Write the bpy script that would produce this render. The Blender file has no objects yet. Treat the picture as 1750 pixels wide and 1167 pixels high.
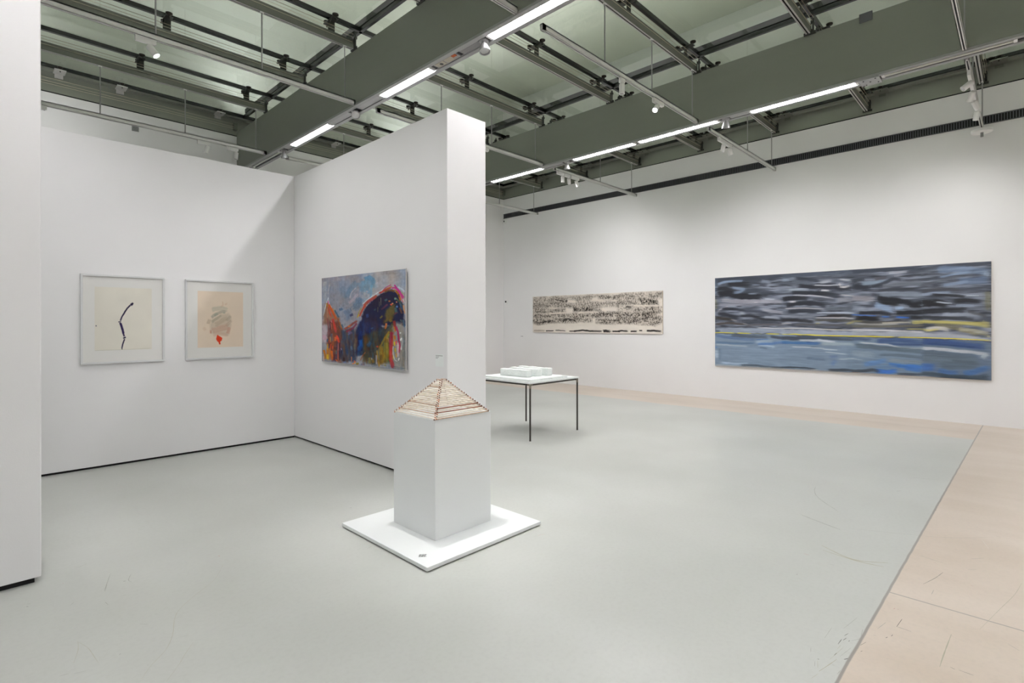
import bpy, bmesh, math, random
import numpy as np
from mathutils import Vector, Matrix
S = bpy.context.scene
COL = S.collection
R = math.radians

# ---------------------------------------------------------------- camera
YAW, ROLL, FPX = 0.801040579, -0.0013141, 904.28
cam_data = bpy.data.cameras.new('camera')
cam = bpy.data.objects.new('camera', cam_data); COL.objects.link(cam)
fw = Vector((math.sin(YAW), math.cos(YAW), 0)); rt = Vector((math.cos(YAW), -math.sin(YAW), 0)); up = Vector((0, 0, 1))
r2 = rt*math.cos(ROLL)+up*math.sin(ROLL); u2 = -rt*math.sin(ROLL)+up*math.cos(ROLL)
m = Matrix((r2, u2, -fw)).transposed().to_4x4(); m.translation = Vector((0, 0, 1.55)); cam.matrix_world = m
cam_data.sensor_width = 36; cam_data.lens = FPX*36/1750
cam_data.shift_y = -(583.5-552.7)/1750
cam_data.clip_start = .05; cam_data.clip_end = 100
S.camera = cam
# ---------------------------------------------------------------- world, exposure
W = bpy.data.worlds.new('world'); S.world = W; W.use_nodes = True
W.node_tree.nodes['Background'].inputs[0].default_value = (.8, .86, .9, 1)
W.node_tree.nodes['Background'].inputs[1].default_value = .05
S.view_settings.view_transform = 'Standard'; S.view_settings.look = 'None'
S.view_settings.gamma = 1; S.view_settings.use_curve_mapping = False
S.view_settings.exposure = 0.0
LUM = 122.0        # radiance of the lit linear luminaires
SPOT = 1.1        # multiplier for every track spotlight
FILL_UPL = 118.0        # radiance of the added, unseen fill uplights above the glass
# row and bay grid of the roof steel
ROWS = [0.47+1.4733*k for k in range(-3, 7)]        # rails run along X at these Y
BEAMX = [-4.01, -0.22, 3.572, 7.352]                # left faces of the main beams
BW = 0.20
WX, WY = 10.72, 10.72                               # right wall and back wall faces
XMIN, YMIN = -5.2, -5.0

# ---------------------------------------------------------------- helpers
def lin(c):
    if isinstance(c, str):
        c = [int(c[i:i+2], 16)/255 for i in (0, 2, 4)]
        return tuple(x/12.92 if x <= .04045 else ((x+.055)/1.055)**2.4 for x in c)
    return tuple(c)
def mat(name, col, rough=.5, metal=0, emis=None, es=0, spec=.5, noise=None, bump=None, **kw):
    m = bpy.data.materials.new(name); m.use_nodes = True
    nt = m.node_tree; b = nt.nodes['Principled BSDF']; c = lin(col)
    b.inputs['Base Color'].default_value = (*c, 1); b.inputs['Roughness'].default_value = rough
    b.inputs['Metallic'].default_value = metal; b.inputs['Specular IOR Level'].default_value = spec
    if emis is not None:
        b.inputs['Emission Color'].default_value = (*lin(emis), 1); b.inputs['Emission Strength'].default_value = es
    if noise or bump:
        tc = nt.nodes.new('ShaderNodeTexCoord')
    if noise:   # (scale, amount[, stretch])
        mp = nt.nodes.new('ShaderNodeMapping'); nt.links.new(tc.outputs['Object'], mp.inputs[0])
        if len(noise) > 2: mp.inputs['Scale'].default_value = noise[2]
        n = nt.nodes.new('ShaderNodeTexNoise'); n.inputs['Scale'].default_value = noise[0]; n.inputs['Detail'].default_value = 5
        nt.links.new(mp.outputs[0], n.inputs['Vector'])
        r = nt.nodes.new('ShaderNodeMapRange'); r.inputs['From Min'].default_value = .3; r.inputs['From Max'].default_value = .7
        r.inputs['To Min'].default_value = 1-noise[1]; r.inputs['To Max'].default_value = 1+noise[1]
        nt.links.new(n.outputs['Fac'], r.inputs['Value'])
        mx = nt.nodes.new('ShaderNodeVectorMath'); mx.operation = 'SCALE'; mx.inputs[0].default_value = c
        nt.links.new(r.outputs[0], mx.inputs['Scale']); nt.links.new(mx.outputs[0], b.inputs['Base Color'])
    if bump:    # (scale, strength)
        n = nt.nodes.new('ShaderNodeTexNoise'); n.inputs['Scale'].default_value = bump[0]; n.inputs['Detail'].default_value = 4
        nt.links.new(tc.outputs['Object'], n.inputs['Vector'])
        bp = nt.nodes.new('ShaderNodeBump'); bp.inputs['Strength'].default_value = bump[1]; bp.inputs['Distance'].default_value = .01
        nt.links.new(n.outputs['Fac'], bp.inputs['Height']); nt.links.new(bp.outputs[0], b.inputs['Normal'])
    return m
class MB:
    """collects boxes, tubes, lathes; build() links them as one mesh object"""
    def __init__(s): s.v = []; s.f = []; s.mi = []; s.cur = 0
    def add(s, vs, fs):
        o = len(s.v); s.v += [tuple(v) for v in vs]; s.f += [tuple(i+o for i in f) for f in fs]; s.mi += [s.cur]*len(fs); return s
    def box(s, x0, x1, y0, y1, z0, z1):
        vs = [(x, y, z) for z in (z0, z1) for y in (y0, y1) for x in (x0, x1)]
        return s.add(vs, [(0, 2, 3, 1), (4, 5, 7, 6), (0, 1, 5, 4), (2, 6, 7, 3), (0, 4, 6, 2), (1, 3, 7, 5)])
    def cyl(s, p, q, r, n=16, r2=None, caps=True):
        p = Vector(p); q = Vector(q); d = (q-p).normalized(); a = d.orthogonal().normalized(); b = d.cross(a)
        r2 = r if r2 is None else r2; vs = []
        for c, rr in ((p, r), (q, r2)):
            for i in range(n):
                t = 2*math.pi*i/n; vs.append(c+(a*math.cos(t)+b*math.sin(t))*rr)
        fs = [(i, (i+1) % n, n+(i+1) % n, n+i) for i in range(n)]
        if caps: fs += [tuple(range(n))[::-1], tuple(range(n, 2*n))]
        return s.add(vs, fs)
    def lathe(s, p, d, prof, n=24):
        """prof: list of (distance along d, radius)"""
        p = Vector(p); d = Vector(d).normalized(); a = d.orthogonal().normalized(); b = d.cross(a); vs = []
        for t, r in prof:
            for i in range(n):
                w = 2*math.pi*i/n; vs.append(p+d*t+(a*math.cos(w)+b*math.sin(w))*max(r, 1e-4))
        fs = [(k*n+i, k*n+(i+1) % n, (k+1)*n+(i+1) % n, (k+1)*n+i) for k in range(len(prof)-1) for i in range(n)]
        return s.add(vs, fs)
    def prism(s, poly, axis, a, b):
        """poly: 2-D outline in the two other axes, extruded along axis from a to b"""
        n = len(poly)
        def P(u, v, w): return {'x': (w, u, v), 'y': (u, w, v), 'z': (u, v, w)}[axis]
        vs = [P(u, v, a) for u, v in poly]+[P(u, v, b) for u, v in poly]
        fs = [(i, (i+1) % n, n+(i+1) % n, n+i) for i in range(n)]+[tuple(range(n))[::-1], tuple(range(n, 2*n))]
        return s.add(vs, fs)
    def build(s, name, mats, parent=None, loc=(0, 0, 0), bevel=0, smooth=False, segs=2):
        me = bpy.data.meshes.new(name)
        L = Vector(loc); me.from_pydata([tuple(Vector(v)-L) for v in s.v], [], s.f)
        for m in (mats if isinstance(mats, (list, tuple)) else [mats]): me.materials.append(m)
        if any(s.mi): me.polygons.foreach_set('material_index', s.mi)
        bm = bmesh.new(); bm.from_mesh(me); bmesh.ops.recalc_face_normals(bm, faces=bm.faces); bm.to_mesh(me); bm.free()
        if smooth: me.shade_smooth(); me.set_sharp_from_angle(angle=R(40))
        o = bpy.data.objects.new(name, me); COL.objects.link(o); o.location = loc
        if parent is not None:
            o.parent = parent; o.matrix_parent_inverse = Matrix.Identity(4); o.location = L-Vector(parent['_w']) if '_w' in parent else L-parent.location
        if bevel:
            md = o.modifiers.new('bevel', 'BEVEL'); md.width = bevel; md.segments = segs; md.limit_method = 'ANGLE'
        return o
def empty(name, loc):
    o = bpy.data.objects.new(name, None); COL.objects.link(o); o.location = loc; o.empty_display_size = .05; return o
def part(mb, name, mats, root, **k):
    """child mesh modelled in world coordinates, root unrotated"""
    o = mb.build(name, mats, None, loc=tuple(root.location), **k)
    o.parent = root; o.location = (0, 0, 0); return o
def subpart(mb, name, mats, par, root, **k):
    o = mb.build(name, mats, None, loc=tuple(root.location), **k)
    o.parent = par; o.location = (0, 0, 0); return o
def tag(o, label, cat, group=None, kind=None):
    if label: o['label'] = label
    if cat: o['category'] = cat
    if group: o['group'] = group
    if kind: o['kind'] = kind
    return o
def struct(mb, name, mats, **k):
    o = mb.build(name, mats, **k); o['kind'] = 'structure'; return o
ORD = ['first', 'second', 'third', 'fourth', 'fifth', 'sixth', 'seventh', 'eighth', 'ninth', 'tenth', 'eleventh', 'twelfth']
def copy_thing(root, delta, label):
    r = root.copy(); COL.objects.link(r); r.location = root.location+Vector(delta); r['label'] = label
    for ch in list(root.children):
        c = ch.copy(); COL.objects.link(c); c.parent = r
        for g in list(ch.children):
            d = g.copy(); COL.objects.link(d); d.parent = c
    return r

# ---------------------------------------------------------------- materials
M = {}
M['wall'] = mat('white_wall_paint', (.82, .815, .82), .75, noise=(1.2, .012), bump=(160, .05))
M['gap'] = mat('recess_black', (.008, .008, .008), .8)
M['steel'] = mat('green_grey_steel_paint', '7f8379', .5, noise=(1.6, .06, (1, .15, 1)))
M['rail'] = mat('rail_green_grey_paint', '6c6f66', .42)
M['railslot'] = mat('galvanised_slot', 'b9b9b6', .45)
M['alu'] = mat('anodised_aluminium', '9b9b9a', .45, .25)
M['silver'] = mat('silver_lacquer', 'a5a5a5', .38, .4)
M['dark'] = mat('dark_plastic', '141414', .5)
M['gasket'] = mat('black_rubber_gasket', '0b0d0f', .25)
M['puck'] = mat('dark_bronze_fitting', '2e2a24', .35, .5)
M['brk'] = mat('bracket_paint', '3b3d38', .4, .2)
M['wire'] = mat('cable_tan', '8e8470', .5)
M['pale_wire'] = mat('pale_cable', 'b6b09a', .5)
M['track'] = mat('white_track_lacquer', 'e9e9e6', .4)
M['white'] = mat('white_fitting_plastic', 'ececea', .4)
M['plinth'] = mat('white_plinth_lacquer', (.78, .80, .80), .42, noise=(2, .01))
M['lamp'] = mat('luminous_diffuser', 'ffffff', .5, emis=(1, .97, 1.0), es=LUM)
M['up'] = mat('fill_uplight_diffuser', 'ffffff', .5, emis=(.96, .96, 1.0), es=FILL_UPL)
M['lamp_dim'] = mat('tube_unlit', 'd9dad0', .35)
M['lens'] = mat('lit_lens', 'ffffff', .3, emis=(1, .98, .96), es=60)
M['lens_off'] = mat('clear_lens', 'c8c8c8', .15, .4)
M['tubes'] = mat('raw_steel_tube', '4a4742', .35, .8, noise=(6, .1))
M['joint'] = mat('brushed_joint', '8e877a', .35, .8)
M['laminate'] = mat('white_tabletop', (.83, .86, .85), .35)
M['plaster'] = mat('cast_plaster', (.82, .86, .84), .7, noise=(9, .03), bump=(38, .8))
M['grille'] = mat('grille_grey', '55565a', .5, .2)
M['grille_dark'] = mat('grille_void', '0c0c0d', .8)
M['ink'] = mat('text_ink', '7c7c7c', .8)
M['frame'] = mat('pale_grey_frame', 'd6d7d7', .4, noise=(30, .02))
M['board'] = mat('mount_board', 'e4e3df', .85)
M['canvas'] = mat('raw_canvas', 'cfc3ae', .9, noise=(60, .05))
M['copper'] = mat('orange_plastic', 'a8480c', .5)
M['socket'] = mat('socket_beige', 'a89f90', .5)
M['kerb'] = mat('joint_filler', '9b9893', .7)
def glass_mat():
    m = bpy.data.materials.new('greenish_ceiling_glass'); m.use_nodes = True; nt = m.node_tree
    for n in list(nt.nodes): nt.nodes.remove(n)
    out = nt.nodes.new('ShaderNodeOutputMaterial'); mx = nt.nodes.new('ShaderNodeMixShader')
    tr = nt.nodes.new('ShaderNodeBsdfTransparent'); tr.inputs[0].default_value = (.885, .93, .87, 1)
    gl = nt.nodes.new('ShaderNodeBsdfGlossy'); gl.inputs['Roughness'].default_value = .01
    fr = nt.nodes.new('ShaderNodeFresnel'); fr.inputs[0].default_value = 1.52
    # the far side of the pane only transmits
    ge = nt.nodes.new('ShaderNodeNewGeometry'); iv = nt.nodes.new('ShaderNodeMath'); iv.operation = 'SUBTRACT'; iv.inputs[0].default_value = 1
    ml = nt.nodes.new('ShaderNodeMath'); ml.operation = 'MULTIPLY'
    nt.links.new(ge.outputs['Backfacing'], iv.inputs[1]); nt.links.new(iv.outputs[0], ml.inputs[0]); nt.links.new(fr.outputs[0], ml.inputs[1])
    nt.links.new(ml.outputs[0], mx.inputs[0]); nt.links.new(tr.outputs[0], mx.inputs[1]); nt.links.new(gl.outputs[0], mx.inputs[2])
    nt.links.new(mx.outputs[0], out.inputs[0]); return m
M['glass'] = glass_mat()
def pane_mat():
    m = bpy.data.materials.new('clear_picture_glazing'); m.use_nodes = True; nt = m.node_tree
    for n in list(nt.nodes): nt.nodes.remove(n)
    out = nt.nodes.new('ShaderNodeOutputMaterial'); mx = nt.nodes.new('ShaderNodeMixShader')
    tr = nt.nodes.new('ShaderNodeBsdfTransparent'); tr.inputs[0].default_value = (.995, .995, .995, 1)
    gl = nt.nodes.new('ShaderNodeBsdfGlossy'); gl.inputs['Roughness'].default_value = .03
    fr = nt.nodes.new('ShaderNodeFresnel'); fr.inputs[0].default_value = 1.15
    # the far side of the pane only transmits
    ge = nt.nodes.new('ShaderNodeNewGeometry'); iv = nt.nodes.new('ShaderNodeMath'); iv.operation = 'SUBTRACT'; iv.inputs[0].default_value = 1
    ml = nt.nodes.new('ShaderNodeMath'); ml.operation = 'MULTIPLY'
    nt.links.new(ge.outputs['Backfacing'], iv.inputs[1]); nt.links.new(iv.outputs[0], ml.inputs[0]); nt.links.new(fr.outputs[0], ml.inputs[1])
    nt.links.new(ml.outputs[0], mx.inputs[0]); nt.links.new(tr.outputs[0], mx.inputs[1]); nt.links.new(gl.outputs[0], mx.inputs[2])
    nt.links.new(mx.outputs[0], out.inputs[0]); return m
M['pane'] = pane_mat()
def paint_mat(name, rough=.6):
    m = bpy.data.materials.new(name); m.use_nodes = True; nt = m.node_tree; b = nt.nodes['Principled BSDF']
    a = nt.nodes.new('ShaderNodeVertexColor'); a.layer_name = 'paint'
    nt.links.new(a.outputs['Color'], b.inputs['Base Color']); b.inputs['Roughness'].default_value = rough
    b.inputs['Specular IOR Level'].default_value = .3
    return m
def floor_mat():
    m = bpy.data.materials.new('sealed_concrete_floor'); m.use_nodes = True; nt = m.node_tree; N = nt.nodes; L = nt.links
    b = N['Principled BSDF']
    tc = N.new('ShaderNodeTexCoord'); sep = N.new('ShaderNodeSeparateXYZ'); L.new(tc.outputs['Object'], sep.inputs[0])
    def math_(op, a, bb=None, c=None):
        n = N.new('ShaderNodeMath'); n.operation = op
        for i, x in enumerate((a, bb, c)):
            if x is None: continue
            if isinstance(x, (int, float)): n.inputs[i].default_value = x
            else: L.new(x, n.inputs[i])
        return n.outputs[0]
    def noise(scale, det=5, stretch=(1, 1, 1), rot=0):
        mp = N.new('ShaderNodeMapping'); L.new(tc.outputs['Object'], mp.inputs[0]); mp.inputs['Scale'].default_value = stretch; mp.inputs['Rotation'].default_value = (0, 0, rot)
        n = N.new('ShaderNodeTexNoise'); n.inputs['Scale'].default_value = scale; n.inputs['Detail'].default_value = det
        L.new(mp.outputs[0], n.inputs['Vector']); return n.outputs['Fac']
    def ramp(x, a, bb, lo=0, hi=1):
        n = N.new('ShaderNodeMapRange'); L.new(x, n.inputs[0]); n.inputs[1].default_value = a; n.inputs[2].default_value = bb; n.inputs[3].default_value = lo; n.inputs[4].default_value = hi; return n.outputs[0]
    def mixc(f, a, bb):
        n = N.new('ShaderNodeMix'); n.data_type = 'RGBA'
        if isinstance(f, (int, float)): n.inputs[0].default_value = f
        else: L.new(f, n.inputs[0])
        for i, x in ((6, a), (7, bb)):
            if isinstance(x, tuple): n.inputs[i].default_value = (*x, 1)
            else: L.new(x, n.inputs[i])
        return n.outputs[2]
    X, Y = sep.outputs[0], sep.outputs[1]
    wob = ramp(noise(6, 3), .3, .7, -.0015, .0015)
    seam = math_('ADD', math_('ADD', Y, math_('MULTIPLY', X, .0158)), wob)           # seam runs at y = .631 - .0158 x
    xw = math_('ADD', X, ramp(noise(1.3, 3), .3, .7, -.03, .03))
    m1 = ramp(seam, .634, .628)                                                     # 1 on the camera side of the seam
    m2 = ramp(xw, 9.30, 9.34)                                                       # 1 on the strip along the right wall
    beige = math_('MAXIMUM', m1, m2)
    big = noise(.55, 6); mid = noise(2.2, 6, (1, .4, 1)); fine = noise(40, 3)
    g = mixc(ramp(big, .35, .65), (.475, .487, .46), (.555, .565, .54))
    g = mixc(ramp(mid, .35, .75, 0, .35), g, (.49, .49, .455))
    bg = mixc(ramp(mid, .35, .65), (.58, .49, .41), (.64, .555, .48))
    c = mixc(beige, g, bg)
    c = mixc(ramp(fine, .45, .75, 0, .10), c, (.3, .3, .28))
    # joints
    j1 = ramp(math_('ABSOLUTE', math_('SUBTRACT', seam, .626)), .004, .009, .8, 0)
    j2 = math_('MULTIPLY', ramp(math_('ABSOLUTE', math_('SUBTRACT', X, 3.70)), .003, .007, .7, 0), m1)
    j3 = ramp(math_('ABSOLUTE', math_('SUBTRACT', X, 9.88)), .004, .009, .45, 0)
    j3 = math_('MULTIPLY', j3, ramp(Y, .3, .5))
    c = mixc(math_('MAXIMUM', math_('MAXIMUM', j1, j2), j3), c, (.22, .21, .20))
    L.new(c, b.inputs['Base Color'])
    b.inputs['Roughness'].default_value = .33
    b.inputs['Specular IOR Level'].default_value = .45
    bp = N.new('ShaderNodeBump'); bp.inputs['Strength'].default_value = .04; bp.inputs['Distance'].default_value = .02
    L.new(noise(5, 3), bp.inputs['Height']); L.new(bp.outputs[0], b.inputs['Normal'])
    return m
M['floor'] = floor_mat()
M['slab'] = mat('concrete_soffit', (.66, .65, .60), .9, noise=(.35, .18))
M['recess'] = mat('void_white_paint', (.72, .72, .70), .9, noise=(.5, .06))

# ---------------------------------------------------------------- room shell
struct(MB().box(XMIN, WX+.2, YMIN, WY+.2, -.2, 0), 'floor', M['floor'])
struct(MB().box(WX, WX+.2, YMIN-.2, WY+.2, 0, 5.095), 'wall_right', M['wall'])
struct(MB().box(XMIN-.2, WX, WY, WY+.2, 0, 5.095), 'wall_back', M['wall'])
struct(MB().box(XMIN-.2, XMIN, YMIN, WY, 0, 7.899), 'wall_left', M['wall'])
struct(MB().box(XMIN-.2, WX, YMIN-.2, YMIN, 0, 7.899), 'wall_front', M['wall'])
struct(MB().box(XMIN-.2, WX+.25, YMIN-.2, WY+.25, 7.9, 8.05), 'ceiling', M['slab'])
# thin shadow joint between plaster and steel
struct(MB().box(WX+.012, WX+.2, YMIN, WY+.2, 5.095, 5.115).box(XMIN, WX, WY+.012, WY+.2, 5.095, 5.115), 'trim_1', M['gap'])
# roof void above the glass: upstand walls
struct(MB().box(WX+.2, WX+.3, YMIN-.2, WY+.3, 5.44, 7.899).box(XMIN-.2, WX+.2, WY+.2, WY+.3, 5.44, 7.899), 'trim_4', M['recess'])
# partitions with recessed black bases
def partition(name, x0, x1, y0, y1, h, g=.024, rec=.035, bev=.004):
    o = struct(MB().box(x0, x1, y0, y1, g, h), name, M['wall'], bevel=bev)
    return o
partition('wall_centre', 3.116, 3.605, 3.858, 7.66, 3.556)
partition('wall_alcove', XMIN+.01, 3.1155, 7.15, 7.64, 3.556)
partition('wall_near', XMIN+.01, .314, 4.245, 4.72, 3.556, .034, bev=.006)
struct(MB().box(3.15, 3.57, 3.892, 7.62, 0, .024), 'baseboard_centre', M['gap'])
struct(MB().box(XMIN+.05, 3.12, 7.175, 7.60, 0, .024), 'baseboard_alcove', M['gap'])
struct(MB().box(XMIN+.05, .285, 4.272, 4.69, 0, .034), 'baseboard_near', M['gap'])

# ---------------------------------------------------------------- steel
ZB, ZT, ZG = 4.45, 5.165, 5.47
for i, bx in enumerate(BEAMX):
    if i == 0: continue
    lab = {1: 'deep green-grey steel roof beam behind the near partition, outside the picture',
           2: 'deep green-grey steel roof beam crossing above the centre partition from the top edge',
           3: 'deep green-grey steel roof beam running above the table side, nearer the right wall'}[i]
    b = MB().box(bx, bx+BW, YMIN, WY-.001, ZB, ZT).build('roof_beam', M['steel'], bevel=.004)
    tag(b, lab, 'steel beam', 'main roof beams')
e = MB().box(WX, WX+.2, YMIN, WY+.2, 5.115, 5.44).box(WX-.10, WX, YMIN, WY, 5.405, 5.44)
tag(e.build('edge_beam', M['steel']), 'grey steel edge beam along the top of the long right wall', 'steel beam', 'edge beams')
e = MB().box(XMIN, WX, WY, WY+.2, 5.115, 5.44).box(XMIN, WX-.10, WY-.10, WY, 5.405, 5.44)
tag(e.build('edge_beam', M['steel']), 'grey steel edge beam along the top of the far back wall', 'steel beam', 'edge beams')

BAY = [(BEAMX[1]+BW, BEAMX[2]), (BEAMX[2]+BW, BEAMX[3]), (BEAMX[3]+BW, WX)]
BAYN = ['left bay', 'middle bay', 'right bay']
# glass panes, rails with cables and spider fittings
def spider(root, x, y, wall=False):
    b = MB()
    b.box(x-.045, x+.045, y-.012, y-.004, ZT+.11, ZG-.055)
    b.prism([(y-.125, ZG-.062), (y+.125, ZG-.062), (y+.125, ZG-.052), (y-.125, ZG-.052)], 'x', x-.045, x+.045)
    b.prism([(y-.10, ZG-.062), (y-.008, ZT+.20), (y-.004, ZT+.20), (y-.004, ZG-.06)], 'x', x-.03, x-.022)
    br = part(b, 'bracket', M['brk'], root, bevel=.002)
    for s in (-1, 1):
        p = MB()
        yy = y+s*.115
        p.cyl((x, yy, ZG-.085), (x, yy, ZG-.035), .008, 10)
        p.lathe((x, yy, ZG-.04), (0, 0, 1), [(0, 0), (0, .016), (.012, .036), (.016, .040), (.028, .040), (.03, 0)], 18)
        subpart(p, 'glass_clamp', M['puck'], br, root, smooth=True)
def rail(bay, row):
    x0, x1 = BAY[bay]; y = ROWS[row]
    root = empty('roof_rail', ((x0+x1)/2, y, ZT))
    c = MB()
    c.box(x0+.02, x1-.02, y-.026, y-.020, ZT+.002, ZT+.115)       # camera side web
    c.box(x0+.02, x1-.02, y+.020, y+.026, ZT+.002, ZT+.115)
    c.box(x0+.02, x1-.02, y-.026, y+.026, ZT+.109, ZT+.115)
    part(c, 'channel', M['rail'], root)
    c = MB()
    c.box(x0+.02, x1-.02, y-.026, y-.008, ZT, ZT+.004).box(x0+.02, x1-.02, y+.008, y+.026, ZT, ZT+.004)
    part(c, 'slotted_lip', M['railslot'], root)
    c = MB().box(x0+.02, x1-.02, y-.019, y+.019, ZT+.03, ZT+.034)
    part(c, 'slot_back', M['gap'], root)
    for (dy, dz, r, mm) in ((-.038, .075, .0035, 'pale_wire'), (-.052, .135, .003, 'pale_wire'), (-.07, .165, .003, 'wire')):
        part(MB().cyl((x0+.05, y+dy, ZT+dz), (x1-.05, y+dy, ZT+dz), r, 6), 'cable', M[mm], root)
    for xe in (x0+.012, x1-.012):
        part(MB().box(xe-.012, xe+.012, y-.085, y+.05, ZT-.012, ZT+.02).box(xe-.01, xe+.01, y-.03, y+.03, ZT+.02, ZT+.12)
             .cyl((xe, y-.055, ZT+.03), (xe, y-.055, ZT+.18), .012, 8).box(xe-.02, xe+.02, y-.07, y-.03, ZT+.12, ZT+.15), 'end_bracket', M['brk'], root)
    xs = [x0+.28+(i*1.47) for i in range(3)] if bay == 0 else [x0+.29+1.475*i for i in range(3)]
    if bay == 0: xs = [.30, 1.78, 3.25]
    if bay == 1: xs = [4.06, 5.535, 7.02]
    if bay == 2: xs = [7.85, 9.2, 10.53]
    for x in xs: spider(root, x, y)
    n = 9-row
    return tag(root, 'dark grey roof rail in the %s, %s from the back wall' % (BAYN[bay], ORD[n]), 'roof rail', 'roof rails under the glass ceiling')
for bay in range(3):
    for row in range(3 if bay else 4, 10):
        rail(bay, row)
# rail tight against the back wall with three pale cables
for bay in range(3):
    x0, x1 = BAY[bay]; root = empty('wall_cable_set', ((x0+x1)/2, WY-.05, 5.25))
    for z in (5.215, 5.25, 5.30):
        part(MB().cyl((x0+.06, WY-.05, z), (x1-.06, WY-.05, z), .0035, 6), 'cable', M['pale_wire'], root)
    for xe in (x0+.04, x1-.04):
        part(MB().box(xe-.03, xe+.03, WY-.075, WY-.002, 5.195, 5.32), 'end_clamp', M['rail'], root)
    tag(root, 'three pale cables stretched along the back wall edge beam in the %s' % BAYN[bay], 'cables', 'cable sets on the back edge beam')
    for i, x in enumerate({0: (1.0, 1.77, 3.24), 1: (4.06, 5.52, 7.0), 2: (7.9, 9.3)}[bay]):
        r = empty('edge_fitting', (x, WY-.19, ZG-.05))
        part(MB().box(x-.07, x+.07, WY-.23, WY-.02, ZG-.075, ZG-.062).box(x-.05, x+.05, WY-.03, WY-.002, ZG-.13, ZG-.062), 'bracket', M['railslot'], r)
        part(MB().cyl((x, WY-.19, ZG-.09), (x, WY-.19, ZG-.04), .008, 8).lathe((x, WY-.19, ZG-.04), (0, 0, 1), [(0, 0), (0, .014), (.014, .032), (.028, .034), (.03, 0)], 16), 'glass_clamp', M['puck'], r, smooth=True)
        tag(r, 'small bronze glass clamp above the back wall, %s of the %s' % (ORD[i], BAYN[bay]), 'glass clamp', 'glass clamps along the back wall')
for k, y in enumerate([ROWS[3]-.2+0*1]+[r-.23 for r in ROWS[4:]]):
    x = 10.53
    r = empty('edge_fitting', (x, y, ZG-.05))
    part(MB().box(x-.04, WX-.003, y-.10, y+.10, ZG-.075, ZG-.062).box(WX-.012, WX-.002, y-.05, y+.05, ZG-.12, ZG-.062), 'bracket', M['rail'], r)
    part(MB().cyl((x, y, ZG-.09), (x, y, ZG-.04), .008, 8).lathe((x, y, ZG-.04), (0, 0, 1), [(0, 0), (0, .014), (.014, .034), (.028, .036), (.03, 0)], 16), 'glass_clamp', M['puck'], r, smooth=True)
    tag(r, 'dark glass clamp on the right edge beam, %s from the back corner' % ORD[6-k], 'glass clamp', 'glass clamps along the right wall')
# glass
JX = [XMIN, -.12, 3.67, 7.45, WX+.15]; JY = [YMIN]+ROWS[0:]+[WY-.09]
for i in range(4):
    for j in range(len(JY)-1):
        x0, x1, y0, y1 = JX[i]+.012, JX[i+1]-.012, JY[j]+.012, JY[j+1]-.012
        vis = i > 0 and j >= 2
        p = MB().box(x0, x1, y0, y1, ZG, ZG+.016)
        g = p.build('glass_pane', M['glass'])
        if i == 0: lab = 'greenish glass ceiling pane beyond the left of the picture'; lab = 'greenish ceiling glass outside the left edge, %s row from the back wall' % ORD[len(JY)-2-j]
        else: lab = 'greenish ceiling glass pane in the %s, %s row from the back wall' % (BAYN[i-1], ORD[len(JY)-2-j])
        tag(g, lab, 'glass pane', 'glass ceiling panes')
gk = MB()
for x in JX[1:-1]: gk.box(x-.02, x+.02, YMIN, WY-.1, ZG-.035, ZG+.02)
struct(gk, 'trim_2', M['gasket'])
gk = MB()
for y in ROWS: gk.box(XMIN, WX, y-.022, y+.022, ZG-.035, ZG+.02)
gk.box(XMIN, WX, WY-.13, WY-.085, ZG-.03, ZG+.02).box(WX-.13, WX-.085, YMIN, WY-.1, ZG-.03, ZG+.02)
struct(gk, 'trim_3', M['gasket'])

# fill uplights added out of sight above each beam to brighten the ceiling
for i, bx in enumerate((BEAMX[1], BEAMX[2], BEAMX[3])):
    r = empty('fill_uplight', (bx+.1, 3, 5.55))
    part(MB().box(bx+.072, bx+.128, -4.8, 10.5, 5.50, 5.55).box(bx+.072, bx+.075, -4.8, 10.5, 5.55, 5.575).box(bx+.125, bx+.128, -4.8, 10.5, 5.55, 5.575), 'housing', M['dark'], r)
    part(MB().box(bx+.076, bx+.124, -4.78, 10.48, 5.551, 5.556), 'diffuser', M['up'], r)
    tag(r, 'added fill light strip above the glass over the %s, hidden by the beam' % ('left outer beam', 'crossing beam', 'right beam')[i], 'uplight')

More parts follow.
